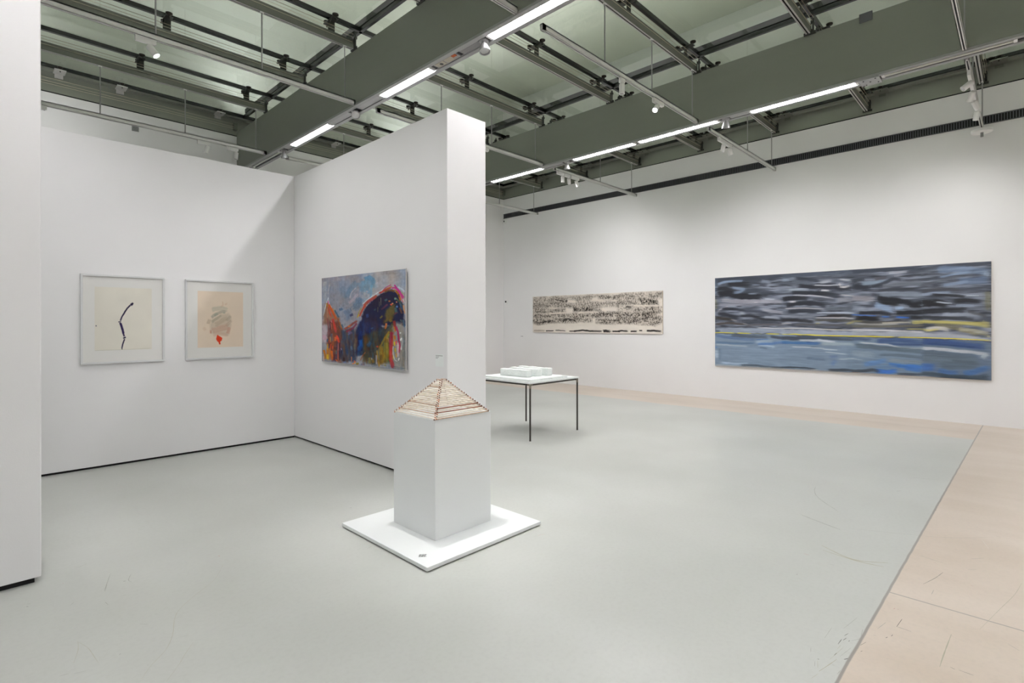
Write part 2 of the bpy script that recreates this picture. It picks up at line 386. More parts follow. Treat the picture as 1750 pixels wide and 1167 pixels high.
# ---------------------------------------------------------------- light channels under the beams
def channel(bx, label, segs, plate=None):
    root = empty('light_channel', (bx+BW/2, (YMIN+WY)/2, ZB))
    for s in ((bx-.004, bx+.050), (bx+BW-.050, bx+BW+.004)):
        part(MB().box(s[0], s[1], YMIN, WY-.002, ZB-.03, ZB-.001), 'side_lip', M['alu'], root, bevel=.002)
    part(MB().box(bx+.033, bx+BW-.033, YMIN, WY-.002, ZB-.006, ZB-.001), 'channel_bed', M['dark'], root)
    tag(root, label, 'light channel', 'light channels under the roof beams')
    return root
def luminaire(bx, y0, y1, label, lit=True, louvre=True):
    root = empty('linear_luminaire', (bx+BW/2, (y0+y1)/2, ZB-.02))
    a, b = bx+.067, bx+BW-.067
    for yc in (y0, y1-.03): part(MB().box(a-.006, b+.006, yc, yc+.03, ZB-.028, ZB-.007), 'end_cap', M['white'], root)
    if lit:
        part(MB().box(a, b, y0+.03, y1-.03, ZB-.024, ZB-.008), 'diffuser', M['lamp'], root)
        if louvre:
            n = int((y1-y0)/.075); l = MB()
            for k in range(n): l.box(a, b, y0+.03+(k+.5)*(y1-y0-.06)/n-.002, y0+.03+(k+.5)*(y1-y0-.06)/n+.002, ZB-.029, ZB-.024)
            l.box(a, a+.003, y0+.03, y1-.03, ZB-.029, ZB-.024).box(b-.003, b, y0+.03, y1-.03, ZB-.029, ZB-.024)
            part(l, 'louvre', M['white'], root)
    else:
        part(MB().box(a-.004, b+.004, y0+.03, y1-.03, ZB-.012, ZB-.008), 'reflector', M['alu'], root)
        part(MB().cyl((bx+BW/2-.012, y0+.03, ZB-.025), (bx+BW/2-.012, y1-.03, ZB-.025), .013, 14), 'tube', M['lamp_dim'], root, smooth=True)
    return tag(root, label, 'linear light', 'linear lights in the beam channels')
def cover(bx, y0, y1, label, ribs=False):
    a, b = bx+.057, bx+BW-.057; mb = MB().box(a, b, y0, y1, ZB-.022, ZB-.007)
    if ribs:
        n = int((y1-y0)/.016)
        for k in range(n): mb.box(a+.006, b-.006, y0+k*(y1-y0)/n+.003, y0+k*(y1-y0)/n+.009, ZB-.026, ZB-.022)
    tag(mb.build('cover_plate', M['silver']), label, 'cover plate', 'cover plates in the beam channels')
def emergency(bx, y, label, off=0, lean=(0, 0, -1)):
    x = bx+BW/2+off; root = empty('channel_spotlight', (x, y, ZB-.05)); d = Vector(lean).normalized()
    part(MB().lathe((x, y, ZB-.02), (0, 0, -1), [(0, 0), (0, .05), (.012, .05), (.02, .02), (.05, .018), (.05, 0)], 20), 'mount', M['silver'], root, smooth=True)
    p = Vector((x, y, ZB-.055))
    part(MB().lathe(p, d, [(0, 0), (0, .026), (.02, .036), (.045, .042), (.075, .055), (.095, .058), (.095, .05), (.085, .048)], 24), 'lamp_body', M['silver'], root, smooth=True)
    part(MB().lathe(p+d*.082, d, [(0, .048), (.004, .03), (.008, 0)], 20), 'lens', M['lens_off'], root, smooth=True)
    tag(root, label, 'spotlight', 'silver spotlights in the beam channels')
B1, B2, B0 = BEAMX[2], BEAMX[3], BEAMX[1]
channel(B1, 'silver light channel on the underside of the beam crossing above the centre partition', None)
channel(B2, 'silver light channel on the underside of the beam nearer the right wall', None)
channel(B0, 'silver light channel under the beam outside the left of the picture', None)
luminaire(B1, 2.50, 3.88, 'bright white linear light at the top edge of the picture, nearest on its beam')
luminaire(B1, 4.80, 5.86, 'lit linear light left of the brown socket insert on the crossing beam')
luminaire(B1, 7.20, 8.50, 'lit linear light at the far end of the crossing beam, before the unlit tube')
luminaire(B1, 8.95, 10.20, 'unlit tube light over the corner of the alcove, last on the crossing beam', lit=False)
luminaire(B2, 6.42, 7.80, 'lit linear light farthest along the right beam, just right of the partition end')
luminaire(B2, 4.47, 5.72, 'lit linear light on the right beam between the three-spot group and the channel joint')
luminaire(B2, 3.12, 4.42, 'lit linear light on the right beam ending at the silver spotlight')
luminaire(B2, 1.43, 2.70, 'brightest bare linear light on the right beam, left of the grey junction plate', louvre=False)
luminaire(B2, .05, 1.20, 'unlit pale tube light on the right beam, right of the grey junction plate', lit=False)
luminaire(B1, .30, 1.70, 'lit linear light of the crossing beam above the camera, out of the picture')
luminaire(B1, -2.2, -.8, 'lit linear light of the crossing beam behind the camera, out of the picture')
luminaire(B1, -4.5, -3.1, 'lit linear light of the crossing beam near the front wall, out of the picture')
luminaire(B2, -2.1, -.8, 'lit linear light of the right beam behind the camera, out of the picture')
luminaire(B2, -4.5, -3.1, 'lit linear light of the right beam near the front wall, out of the picture')
for k, y in enumerate((-4.3, -2.0, .3, 2.6, 5.0, 8.4)):
    luminaire(B0, y, y+1.3, 'lit linear light of the left outer beam, %s from the front wall' % ORD[k])
cover(B1, 4.00, 4.30, 'ribbed silver cover plate beside the silver spotlight on the crossing beam', True)
cover(B1, 5.88, 6.40, 'plain silver cover plate between two lit lights on the crossing beam')
cover(B1, 6.62, 7.18, 'plain silver cover plate beyond the round spotlight on the crossing beam')
cover(B1, 8.52, 8.72, 'short silver cover plate before the unlit tube on the crossing beam')
cover(B2, 5.95, 6.40, 'silver cover plate above the three-spot group on the right beam')
cover(B2, 2.72, 2.96, 'silver cover plate right of the silver spotlight on the right beam')
r = empty('socket_insert', (B1+.1, 4.5, ZB-.02))
part(MB().box(B1+.055, B1+.145, 4.36, 4.74, ZB-.02, ZB-.007), 'insert_body', M['alu'], r)
part(MB().box(B1+.062, B1+.138, 4.44, 4.56, ZB-.024, ZB-.02), 'socket_plate', M['socket'], r)
part(MB().box(B1+.062, B1+.138, 4.58, 4.72, ZB-.024, ZB-.02), 'socket_plate', M['socket'], r)
part(MB().cyl((B1+.1, 4.64, ZB-.0245), (B1+.1, 4.64, ZB-.020), .022, 16), 'socket_hole', M['dark'], r)
part(MB().box(B1+.057, B1+.095, 4.37, 4.43, ZB-.027, ZB-.02), 'orange_block', M['copper'], r)
tag(r, 'brown and beige socket insert with an orange block in the crossing beam channel', 'socket insert')
emergency(B1, 3.95, 'silver spotlight nearest the top of the picture, on the crossing beam', lean=(-.1, -.25, -1))
emergency(B1, 6.52, 'silver spotlight in front of the upper centre of the crossing beam, facing the camera', lean=(-.35, -.9, -.6))
emergency(B1, 8.82, 'silver spotlight at the far end of the crossing beam by the unlit tube', lean=(.2, .1, -1))
emergency(B2, 3.02, 'round silver spotlight hanging from the right beam left of its brightest light', lean=(.2, .1, -1))
emergency(B2, 5.85, 'grey spotlight on the right beam above the three white spots', lean=(.1, .1, -1))
r = empty('junction_plate', (B2+.1, 1.31, ZB-.03))
part(MB().box(B2+.0, B2+.215, 1.21, 1.41, ZB-.045, ZB-.03), 'plate', M['silver'], r, bevel=.002)
for a, b in ((.03, .04), (.16, .03), (.10, .10), (.04, .16), (.17, .15), (.19, .18)):
    part(MB().cyl((B2+a, 1.21+b, ZB-.05), (B2+a, 1.21+b, ZB-.045), .008, 10), 'screw', M['dark'], r)
tag(r, 'grey junction plate with screws on the right beam, between bright and unlit light', 'plate')
tag(MB().box(B2-.02, B2, 1.27, 1.40, 5.085, 5.185).build('cover_plate', M['grille'], bevel=.002), 'small square grey plate on the top edge of the right beam face', 'cover plate')

# ---------------------------------------------------------------- track
ZTR, TH, TW = 4.49, .058, .040
def track(row, x0, x1, rods, label):
    y = ROWS[row]-.015; root = empty('lighting_track', ((x0+x1)/2, y, ZTR))
    t = MB()
    t.box(x0, x1, y-TW/2, y+TW/2, ZTR-.012, ZTR)
    t.box(x0, x1, y-TW/2, y-TW/2+.004, ZTR-TH, ZTR).box(x0, x1, y+TW/2-.004, y+TW/2, ZTR-TH, ZTR)
    t.box(x0, x1, y-TW/2, y-.007, ZTR-TH, ZTR-TH+.004).box(x0, x1, y+.007, y+TW/2, ZTR-TH, ZTR-TH+.004)
    t.box(x0, x0+.05, y-TW/2, y+TW/2, ZTR-TH, ZTR).box(x1-.05, x1, y-TW/2, y+TW/2, ZTR-TH, ZTR)
    part(t, 'track_profile', M['track'], root)
    part(MB().box(x0+.05, x1-.05, y-.012, y+.012, ZTR-TH+.012, ZTR-TH+.018), 'conductor', M['dark'], root)
    for x in rods:
        h = part(MB().cyl((x, y, ZTR), (x, y, ZT+.001), .008, 10), 'hanger_rod', M['alu'], root)
        subpart(MB().box(x-.022, x+.022, y-.012, y+.012, ZT-.014, ZT), 'hanger_clip', M['white'], h, root, bevel=.003)
    return tag(root, label, 'lighting track', 'suspended lighting tracks')
track(7, .2, 3.60, (1.345, 2.39, 3.43), 'white lighting track in the upper left, its end at the crossing beam, one lit spotlight')
track(7, 3.90, 7.39, (5.02, 6.07, 7.16), 'white lighting track passing behind the top of the centre partition to the right beam')
track(7, 7.68, 10.62, (9.2, 10.42), 'white lighting track with three white spots near the far back of the right wall')
track(9, .2, 3.57, (1.31, 2.355, 3.40), 'white lighting track near the back wall above the alcove, with two unlit spots')
track(9, 3.90, 7.30, (5.0, 6.1), 'white lighting track near the back wall, mostly hidden by the centre partition')
track(9, 7.70, 10.58, (9.15, 10.42), 'thin white lighting track in the far corner crossing the start of the grille')
track(5, .2, 3.62, (1.34, 2.39, 3.0), 'short end of white track at the top edge on the crossing beam')
track(5, 3.93, 7.37, (5.02, 6.07, 7.21), 'long white lighting track in the upper middle with one glaring spotlight')
track(5, 7.73, 10.68, (9.3, 10.5), 'white lighting track reaching the right wall grille, with a double spot')
track(3, 3.93, 7.43, (5.2, 7.7-.35), 'white lighting track seen from below at the top right, cut by the picture edge')
track(3, 7.62, 10.64, (8.6, 10.60), 'white lighting track at the far right carrying four spots in a row')

# ---------------------------------------------------------------- track spotlights
def adaptor(root, x0, x1, y, z=ZTR-TH):
    part(MB().prism([(x0, z), (x1, z), (x1, z-.045), (x1-.02, z-.06), (x0+.0, z-.06)], 'y', y-.017, y+.017), 'adaptor', M['white'], root, bevel=.003)
def head(root, px, py, pz, target, lit, energy=0, spread=50, r=.033, ln=.115):
    p = Vector((px, py, pz)); d = (Vector(target)-p).normalized()
    h = part(MB().cyl((px, py, pz+.03), (px, py, pz-.012), .012, 10).cyl(p-d*.012, p+d*.02, .018, 14)
             .lathe(p-d*.02, d, [(0, 0), (0, r-.004), (.004, r), (ln, r), (ln, r-.004), (ln-.012, r-.005), (ln-.014, 0)], 28), 'lamp_head', M['white'], root, smooth=True)
    subpart(MB().lathe(p+d*(ln-.026), d, [(0, r-.006), (.003, 0)], 24), 'lens', M['lens'] if lit else M['lens_off'], h, root)
    if energy:
        l = bpy.data.lights.new('spot_beam', 'SPOT'); l.energy = energy*SPOT; l.spot_size = R(spread); l.spot_blend = 1; l.shadow_soft_size = .03
        l.color = (1, .985, .97)
        lo = bpy.data.objects.new('lamp_beam', l); COL.objects.link(lo); lo.parent = root
        q = p+d*(ln+.01); lo.location = q-root.location
        lo.rotation_euler = d.to_track_quat('-Z', 'Y').to_euler()
    return h
def spotlight(name, row, xa0, xa1, heads, label, group='track spotlights'):
    y = ROWS[row]-.015; root = empty(name, ((xa0+xa1)/2, y, ZTR-TH))
    adaptor(root, xa0, xa1, y)
    for hx, tgt, lit, en, sp in heads: head(root, hx, y, ZTR-TH-.09, tgt, lit, en, sp)
    return tag(root, label, 'spotlight', group)
spotlight('track_spotlight', 7, 1.17, 1.35, [(1.30, (3.1, 5.3, 1.5), True, 55, 110)], 'lit white track spotlight in the upper left, glaring towards the painting')
spotlight('track_spotlight', 9, 2.52, 2.70, [(2.66, (2.45, 9.45, 3), False, 0, 0)], 'unlit white track spotlight above the alcove, the left of two')
spotlight('track_spotlight', 9, 2.94, 3.12, [(3.09, (2.95, 9.3, 3), False, 0, 0)], 'unlit white track spotlight above the alcove, the one by the beam edge')
spotlight('track_spotlight', 9, 4.55, 4.74, [(4.68, (4.66, 9.3, 3), False, 0, 0)], 'unlit white track spotlight peeking over the meeting of the two partitions')
spotlight('track_spotlight', 5, 6.10, 6.36, [(6.20, (2.6, 3.1, .6), True, 22, 40)], 'glaring lit white track spotlight in the upper middle of the picture')
spotlight('track_spotlight', 5, 5.33, 5.42, [(5.375, (5.375, 3.455, 0), False, 0, 0)], 'small cream track lamp pointing straight down, left of the glaring one')
spotlight('double_spotlight', 5, 8.10, 8.60, [(8.30, (8.6, 4.6, 0), False, 0, 0), (8.52, (10.7, 3.2, 1.3), False, 66, 130)], 'double white track spotlight under the right beam, left of the grille')
spotlight('track_spotlight', 7, 7.78, 7.98, [(7.95, (8.0, 6.35, 0), False, 0, 0)], 'white track spotlight, left of the three hanging below the right beam')
spotlight('track_spotlight', 7, 8.00, 8.17, [(8.14, (10.7, 7.9, 1.5), False, 84, 130)], 'white track spotlight, middle of the three hanging below the right beam')
spotlight('track_spotlight', 7, 8.20, 8.46, [(8.37, (10.7, 6.4, 1.3), False, 45, 130)], 'white track spotlight, right of the three hanging below the right beam')
spotlight('track_spotlight', 3, 7.95, 8.20, [(8.15, (7.6, 1.5, 3.4), False, 0, 0)], 'white spotlight turned left, first of four on the far right track')
spotlight('track_spotlight', 3, 8.30, 8.58, [(8.52, (10.7, 1.9, 1.2), False, 55, 130)], 'white spotlight, second of four on the far right track, above the lit one')
spotlight('track_spotlight', 3, 8.72, 8.98, [(8.92, (9.9, -.6, 1.8), True, 30, 60)], 'lit white spotlight, third of four on the far right track')
spotlight('track_spotlight', 3, 9.15, 9.42, [(9.36, (10.7, 1.0, 1.2), False, 24, 130)], 'white spotlight, last of four on the far right track, nearest the round sensor')
spotlight('track_spotlight', 7, 5.72, 6.00, [(5.80, (5.75, 5.0, .8), True, 150, 75)], 'track spotlight mostly hidden behind the end of the centre partition')
spotlight('track_spotlight', 5, 2.30, 2.55, [(2.44, (2.53, 3.15, .9), True, 240, 38)], 'track spotlight above the stick pyramid, out of the picture')
spotlight('track_spotlight', 5, .65, .90, [(.80, (1.6, 7.1, 1.5), True, 5, 100)], 'track spotlight aimed at the framed drawings, out of the picture')
spotlight('track_spotlight', 9, 6.3, 6.55, [(6.42, (7.2, 10.7, 3.4), True, 95, 140)], 'added fill spotlight near the back wall hidden behind the centre partition, right one')  # unseen spot added to brighten the far corner behind the partition
spotlight('track_spotlight', 9, .5, .75, [(.62, (.7, 10.7, 4.7), True, 26, 165)], 'added fill spotlight near the back wall hidden by the near partition')  # unseen spot added to light the top of the back wall
spotlight('track_spotlight', 5, 1.5, 1.75, [(1.62, (3.1, 5.4, .2), True, 38, 95)], 'added fill spotlight washing the centre partition, out of the picture')  # added wash light, lifts the lower face of the centre partition
spotlight('track_spotlight', 5, 1.05, 1.30, [(1.17, (1.2, 7.1, .1), True, 38, 85)], 'added fill spotlight washing the alcove wall, out of the picture')  # added wash light for the lower part of the alcove wall
# round sensor at the end of the right track
r = empty('round_sensor', (10.55, ROWS[3]-.015, 4.44))
yy = ROWS[3]-.015
part(MB().lathe((10.50, yy, 4.425), (0, 0, -1), [(0, 0), (0, .10), (.01, .125), (.045, .125), (.05, .12), (.05, 0)], 36), 'disc', M['white'], r, smooth=True)
part(MB().cyl((10.50, yy, 4.376), (10.50, yy, 4.31), .018, 14), 'antenna_stub', M['alu'], r)
tag(r, 'round white ceiling disc with a short stub at the far right below the four spots', 'sensor')

# ---------------------------------------------------------------- wall fixtures
r = empty('air_grille', (WX, 2.8, 4.61))
part(MB().box(WX-.004, WX-.001, YMIN+.1, WY-.005, 4.552, 4.668), 'duct_shadow', M['grille_dark'], r)
part(MB().box(WX-.016, WX-.001, YMIN+.1, WY-.003, 4.545, 4.556).box(WX-.016, WX-.001, YMIN+.1, WY-.003, 4.664, 4.675), 'frame', M['grille'], r)
sl = MB(); y = YMIN+.12
while y < WY-.02: sl.box(WX-.014, WX-.004, y, y+.013, 4.556, 4.664); y += .032
part(sl, 'slats', M['grille'], r)
tag(r, 'long narrow dark slotted air grille running along the top of the right wall', 'air grille')
r = empty('vent_cover', (1.98, WY, 4.83))
part(MB().box(1.93, 2.03, WY-.012, WY-.001, 4.78, 4.88), 'frame', M['alu'], r, bevel=.003)
sl = MB()
for k in range(7): sl.box(1.94, 2.02, WY-.015, WY-.012, 4.79+k*.0125, 4.795+k*.0125)
part(sl, 'slats', M['grille'], r)
tag(r, 'small square grey vent cover on the back wall above the alcove', 'vent')
r = empty('motion_detector', (WX-.03, WY-.07, 4.46))
part(MB().box(WX-.06, WX-.001, WY-.13, WY-.03, 4.40, 4.52), 'housing', M['white'], r, bevel=.015)
part(MB().lathe((WX-.06, WY-.08, 4.45), (-1, -.3, -.3), [(0, .022), (.008, .015), (.012, 0)], 16), 'lens', M['dark'], r, smooth=True)
tag(r, 'small white motion detector high in the far corner under the grille', 'detector')
r = empty('wall_thermostat', (WX-.02, WY-.10, 2.15))
part(MB().box(WX-.02, WX-.001, WY-.15, WY-.05, 2.10, 2.21), 'housing', M['white'], r, bevel=.004)
part(MB().box(WX-.024, WX-.019, WY-.13, WY-.075, 2.145, 2.195), 'dial_window', M['dark'], r)
tag(r, 'small white wall thermostat with a dark window in the far corner', 'thermostat')
# exit fixture behind the partition corner
r = empty('wall_bracket', (5.05, WY, 4.55))
part(MB().cyl((4.98, WY-.05, 4.62), (5.35, WY-.05, 4.60), .010, 8), 'arm', M['dark'], r)
part(MB().box(5.30, 5.40, WY-.08, WY-.002, 4.52, 4.62), 'bracket_box', M['alu'], r)
tag(r, 'thin dark bracket arm on the back wall seen over the partition corner', 'bracket')

# wall text
def textlines(name, o, ux, vz, lines, nrm, label, plate=None):
    root = empty(name, o); O = Vector(o); U = Vector(ux); V = Vector(vz); Nn = Vector(nrm)
    if plate:
        a, b, c, d = plate; vs = []
        for (s, t) in ((a, b), (c, b), (c, d), (a, d)): vs.append(O+U*s+V*t+Nn*.0008)
        for (s, t) in ((a, b), (c, b), (c, d), (a, d)): vs.append(O+U*s+V*t+Nn*.0001)
        part(MB().add(vs, [(0, 1, 2, 3), (7, 6, 5, 4), (0, 4, 5, 1), (1, 5, 6, 2), (2, 6, 7, 3), (3, 7, 4, 0)]), 'label_sheet', M['laminate'], root)
    rnd = random.Random(5); mb = MB()
    for (t, w, hh) in lines:
        s = 0
        while s < w:
            ww = rnd.uniform(.004, .012)*hh/.006
            e = min(s+ww, w)
            vs = [O+U*s+V*t+Nn*.0014, O+U*e+V*t+Nn*.0014, O+U*e+V*(t+hh)+Nn*.0014, O+U*s+V*(t+hh)+Nn*.0014]
            mb.add(vs, [(0, 1, 2, 3)]); s = e+.0022*hh/.006
    part(mb, 'print', M['ink'], root)
    tag(root, label, 'caption')
textlines('wall_caption', (3.1155, 4.03, 1.243), (0, -1, 0), (0, 0, 1), [(0, .105, .006), (-.012, .05, .005), (-.024, .032, .006)], (-1, 0, 0),
          'small printed caption on the centre partition, right of the mountain painting', plate=(-.006, -.10, .115, .02))
textlines('wall_caption', (WX-.0005, 10.05, 1.19), (0, -1, 0), (0, 0, 1), [(0, .09, .012)], (-1, 0, 0), 'tiny caption on the right wall, left of the black and white painting')

# ---------------------------------------------------------------- plinth, board, pyramid
o = empty('floor_platform', (2.53, 3.205, 0))
part(MB().box(1.992, 3.068, 2.668, 3.737, .008, .033), 'platform_board', M['plinth'], o, bevel=.002)
part(MB().box(2.01, 3.05, 2.686, 3.72, 0, .008), 'shadow_underlayer', M['gap'], o)  # inset black layer stands in for the recess shadow under the board
tag(o, 'low flat white square board on the floor under the plinth', 'platform')
textlines('platform_caption', (2.045, 2.83, .0335), (.72, -.69, 0), (.69, .72, 0), [(.0, .05, .008), (.014, .045, .008), (.028, .05, .008)], (0, 0, 1),
          'small printed caption lying on the front corner of the white floor board', plate=None)
p = MB().box(2.276, 2.812, 2.955, 3.468, .033, .875).build('plinth', M['plinth'], bevel=.002)
tag(p, 'tall white rectangular plinth carrying the stick pyramid', 'plinth')
STK = [mat('stick_bone', 'd6ccbd', .6, noise=(40, .08)), mat('stick_pale', 'e2dbd0', .6, noise=(40, .06)), mat('stick_brown', '8a5a42', .6, noise=(40, .2)), mat('stick_buff', 'b39a84', .6, noise=(40, .15))]
TIP = mat('stick_tip', '6b4330', .7)
TIP2 = mat('stick_tip_orange', 'b8663a', .7)
pyr = empty('stick_pyramid', (2.52, 3.19, .875))
rnd = random.Random(11); NL = 20; dz = .0125; z = .875+.0062
for k in range(NL):
    f = 1-k/(NL-.6); hw = .232*f+.016; hd = .228*f+.016
    for d in (0, 1):
        for s in (-1, 1):
            ov = .012; j = lambda a=.003: rnd.uniform(-a, a); rr = rnd.uniform(.0038, .0050)
            if d == 0:
                a = Vector((2.52-hw-ov+j(), 3.19+s*hd+j(), z+j(.001))); b = Vector((2.52+hw+ov+j(), 3.19+s*hd+j(), z+j(.001)))
            else:
                a = Vector((2.52+s*hw+j(), 3.19-hd-ov+j(), z+dz/2+j(.001))); b = Vector((2.52+s*hw+j(), 3.19+hd+ov+j(), z+dz/2+j(.001)))
            mid = (a+b)/2+Vector((j(.002), j(.002), rnd.uniform(-.0012, .0012)))
            mb = MB(); t = (b-a).normalized()*.0045
            a2, b2 = a+t, b-t; c1 = a2.lerp(mid, .6); c2 = mid.lerp(b2, .4)
            mb.cyl(a2, c1, rr, 8, caps=False).cyl(c1, c2, rr, 8, rr*.95, caps=False).cyl(c2, b2, rr*.95, 8, rr*.9, caps=False)
            mb.cur = 1; mb.cyl(a, a2, rr*1.05, 8).cyl(b2, b, rr*1.05, 8)
            q = rnd.random(); mt = STK[2] if q < .05 else STK[3] if q < .15 else STK[1] if q < .55 else STK[0]
            part(mb, 'stick', [mt, TIP2 if rnd.random() < .3 else TIP], pyr)
    z += dz
tag(pyr, 'small pyramid of stacked pale sticks with brown tips standing on the plinth', 'sculpture')

# ---------------------------------------------------------------- table with plaster pieces
tx0, tx1, ty0, ty1 = 5.155, 6.20, 4.665, 5.70
tb = empty('display_table', ((tx0+tx1)/2, (ty0+ty1)/2, 0))
part(MB().box(tx0-.004, tx1+.004, ty0-.004, ty1+.004, .752, .776), 'tabletop', M['laminate'], tb, bevel=.002)
fr = MB(); rt_ = .0125; zf = .739
cs = [(tx0+rt_, ty0+rt_), (tx1-rt_, ty0+rt_), (tx1-rt_, ty1-rt_), (tx0+rt_, ty1-rt_)]
for i in range(4):
    a, b = cs[i], cs[(i+1) % 4]
    part(MB().cyl((a[0], a[1], zf), (b[0], b[1], zf), rt_*.9, 14), 'frame_tube', M['tubes'], tb, smooth=True)
for a in cs:
    l = part(MB().cyl((a[0], a[1], .004), (a[0], a[1], zf), rt_, 16).cyl((a[0], a[1], 0), (a[0], a[1], .006), rt_*1.1, 16), 'leg', M['tubes'], tb, smooth=True)
    jn = MB().cyl((a[0], a[1], zf-.045), (a[0], a[1], zf+.012), rt_*1.12, 16)
    sx = 1 if a[0] < 5.6 else -1; sy = 1 if a[1] < 5.2 else -1
    jn.cyl((a[0], a[1], zf), (a[0]+sx*.04, a[1], zf), rt_*1.1, 14).cyl((a[0], a[1], zf), (a[0], a[1]+sy*.04, zf), rt_*1.1, 14)
    subpart(jn, 'corner_joint', M['joint'], l, tb, smooth=True)
tag(tb, 'square white table on thin dark steel legs beside the centre partition', 'table')
from mathutils import noise as mn
def rough_block(name, x0, x1, y0, y1, z0, z1, label, amp=.006, seed=0, cat='plaster block', rnd_edge=.008, grp=None):
    bm = bmesh.new()
    nx, ny, nz = max(3, int((x1-x0)/.02)), max(3, int((y1-y0)/.02)), max(2, int((z1-z0)/.02))
    grid = {}
    def V(i, j, k):
        if (i, j, k) not in grid:
            grid[i, j, k] = bm.verts.new((x0+(x1-x0)*i/nx, y0+(y1-y0)*j/ny, z0+(z1-z0)*k/nz))
        return grid[i, j, k]
    for i in range(nx):
        for j in range(ny):
            for k in (0, nz): bm.faces.new((V(i, j, k), V(i+1, j, k), V(i+1, j+1, k), V(i, j+1, k)))
    for i in range(nx):
        for k in range(nz):
            for j in (0, ny): bm.faces.new((V(i, j, k), V(i+1, j, k), V(i+1, j, k+1), V(i, j, k+1)))
    for j in range(ny):
        for k in range(nz):
            for i in (0, nx): bm.faces.new((V(i, j, k), V(i, j+1, k), V(i, j+1, k+1), V(i, j, k+1)))
    c = Vector(((x0+x1)/2, (y0+y1)/2, (z0+z1)/2)); h = Vector(((x1-x0)/2, (y1-y0)/2, (z1-z0)/2))
    for v in bm.verts:
        q = v.co-c; n = [abs(q[a])/h[a] > .999 for a in range(3)]
        if sum(n) >= 2:
            for a in range(3):
                if n[a]: q[a] *= 1-rnd_edge/h[a]*.5
        nv = mn.noise_vector(v.co*14+Vector((seed, seed, seed)))*amp+mn.noise_vector(v.co*45+Vector((seed, 0, 0)))*amp*.45
        if v.co.z < z0+.001: nv.z = 0
        v.co = c+q+nv
        if v.co.z < z0+.0002: v.co.z = z0
    bmesh.ops.recalc_face_normals(bm, faces=bm.faces)
    me = bpy.data.meshes.new(name); bm.to_mesh(me); bm.free(); me.materials.append(M['plaster'])
    o = bpy.data.objects.new(name, me); COL.objects.link(o)
    me.shade_smooth(); me.set_sharp_from_angle(angle=R(35))
    return tag(o, label, cat, grp)
rough_block('plaster_slab', 5.185, 5.99, 4.70, 5.62, .776, .806, 'flat white plaster slab lying on the steel-legged table', .0022, 3, 'plaster slab', .004)
G = 'plaster blocks on the table'
rough_block('plaster_block', 5.36, 5.46, 4.905, 5.44, .806, .905, 'white plaster block, the nearest and lowest-left of the three on the table', .005, 11, grp=G)
rough_block('plaster_block', 5.555, 5.665, 4.895, 5.45, .806, .910, 'white plaster block, the middle of the three on the table', .005, 23, grp=G)
rough_block('plaster_block', 5.745, 5.85, 4.865, 5.46, .806, .915, 'white plaster block, the farthest right of the three on the table', .005, 37, grp=G)

# ---------------------------------------------------------------- painted surfaces
def vnoise(h, w, sx, sy, seed, octv=4):
    rg = np.random.RandomState(seed); out = np.zeros((h, w)); amp = 1; tot = 0
    for o in range(octv):
        gx = max(2, int(w/sx)+2); gy = max(2, int(h/sy)+2); g = rg.rand(gy, gx)
        yy = np.linspace(0, gy-1.001, h); xx = np.linspace(0, gx-1.001, w); yi = yy.astype(int); xi = xx.astype(int)
        fy = (yy-yi)[:, None]; fx = (xx-xi)[None]; fy = fy*fy*(3-2*fy); fx = fx*fx*(3-2*fx)
        a = g[yi][:, xi]; b = g[yi][:, xi+1]; c = g[yi+1][:, xi]; d = g[yi+1][:, xi+1]
        out += amp*((a*(1-fx)+b*fx)*(1-fy)+(c*(1-fx)+d*fx)*fy); tot += amp; amp *= .55; sx = max(sx/2, 1); sy = max(sy/2, 1)
    return out/tot
def hexc(s): return np.array([int(s[i:i+2], 16)/255 for i in (0, 2, 4)])
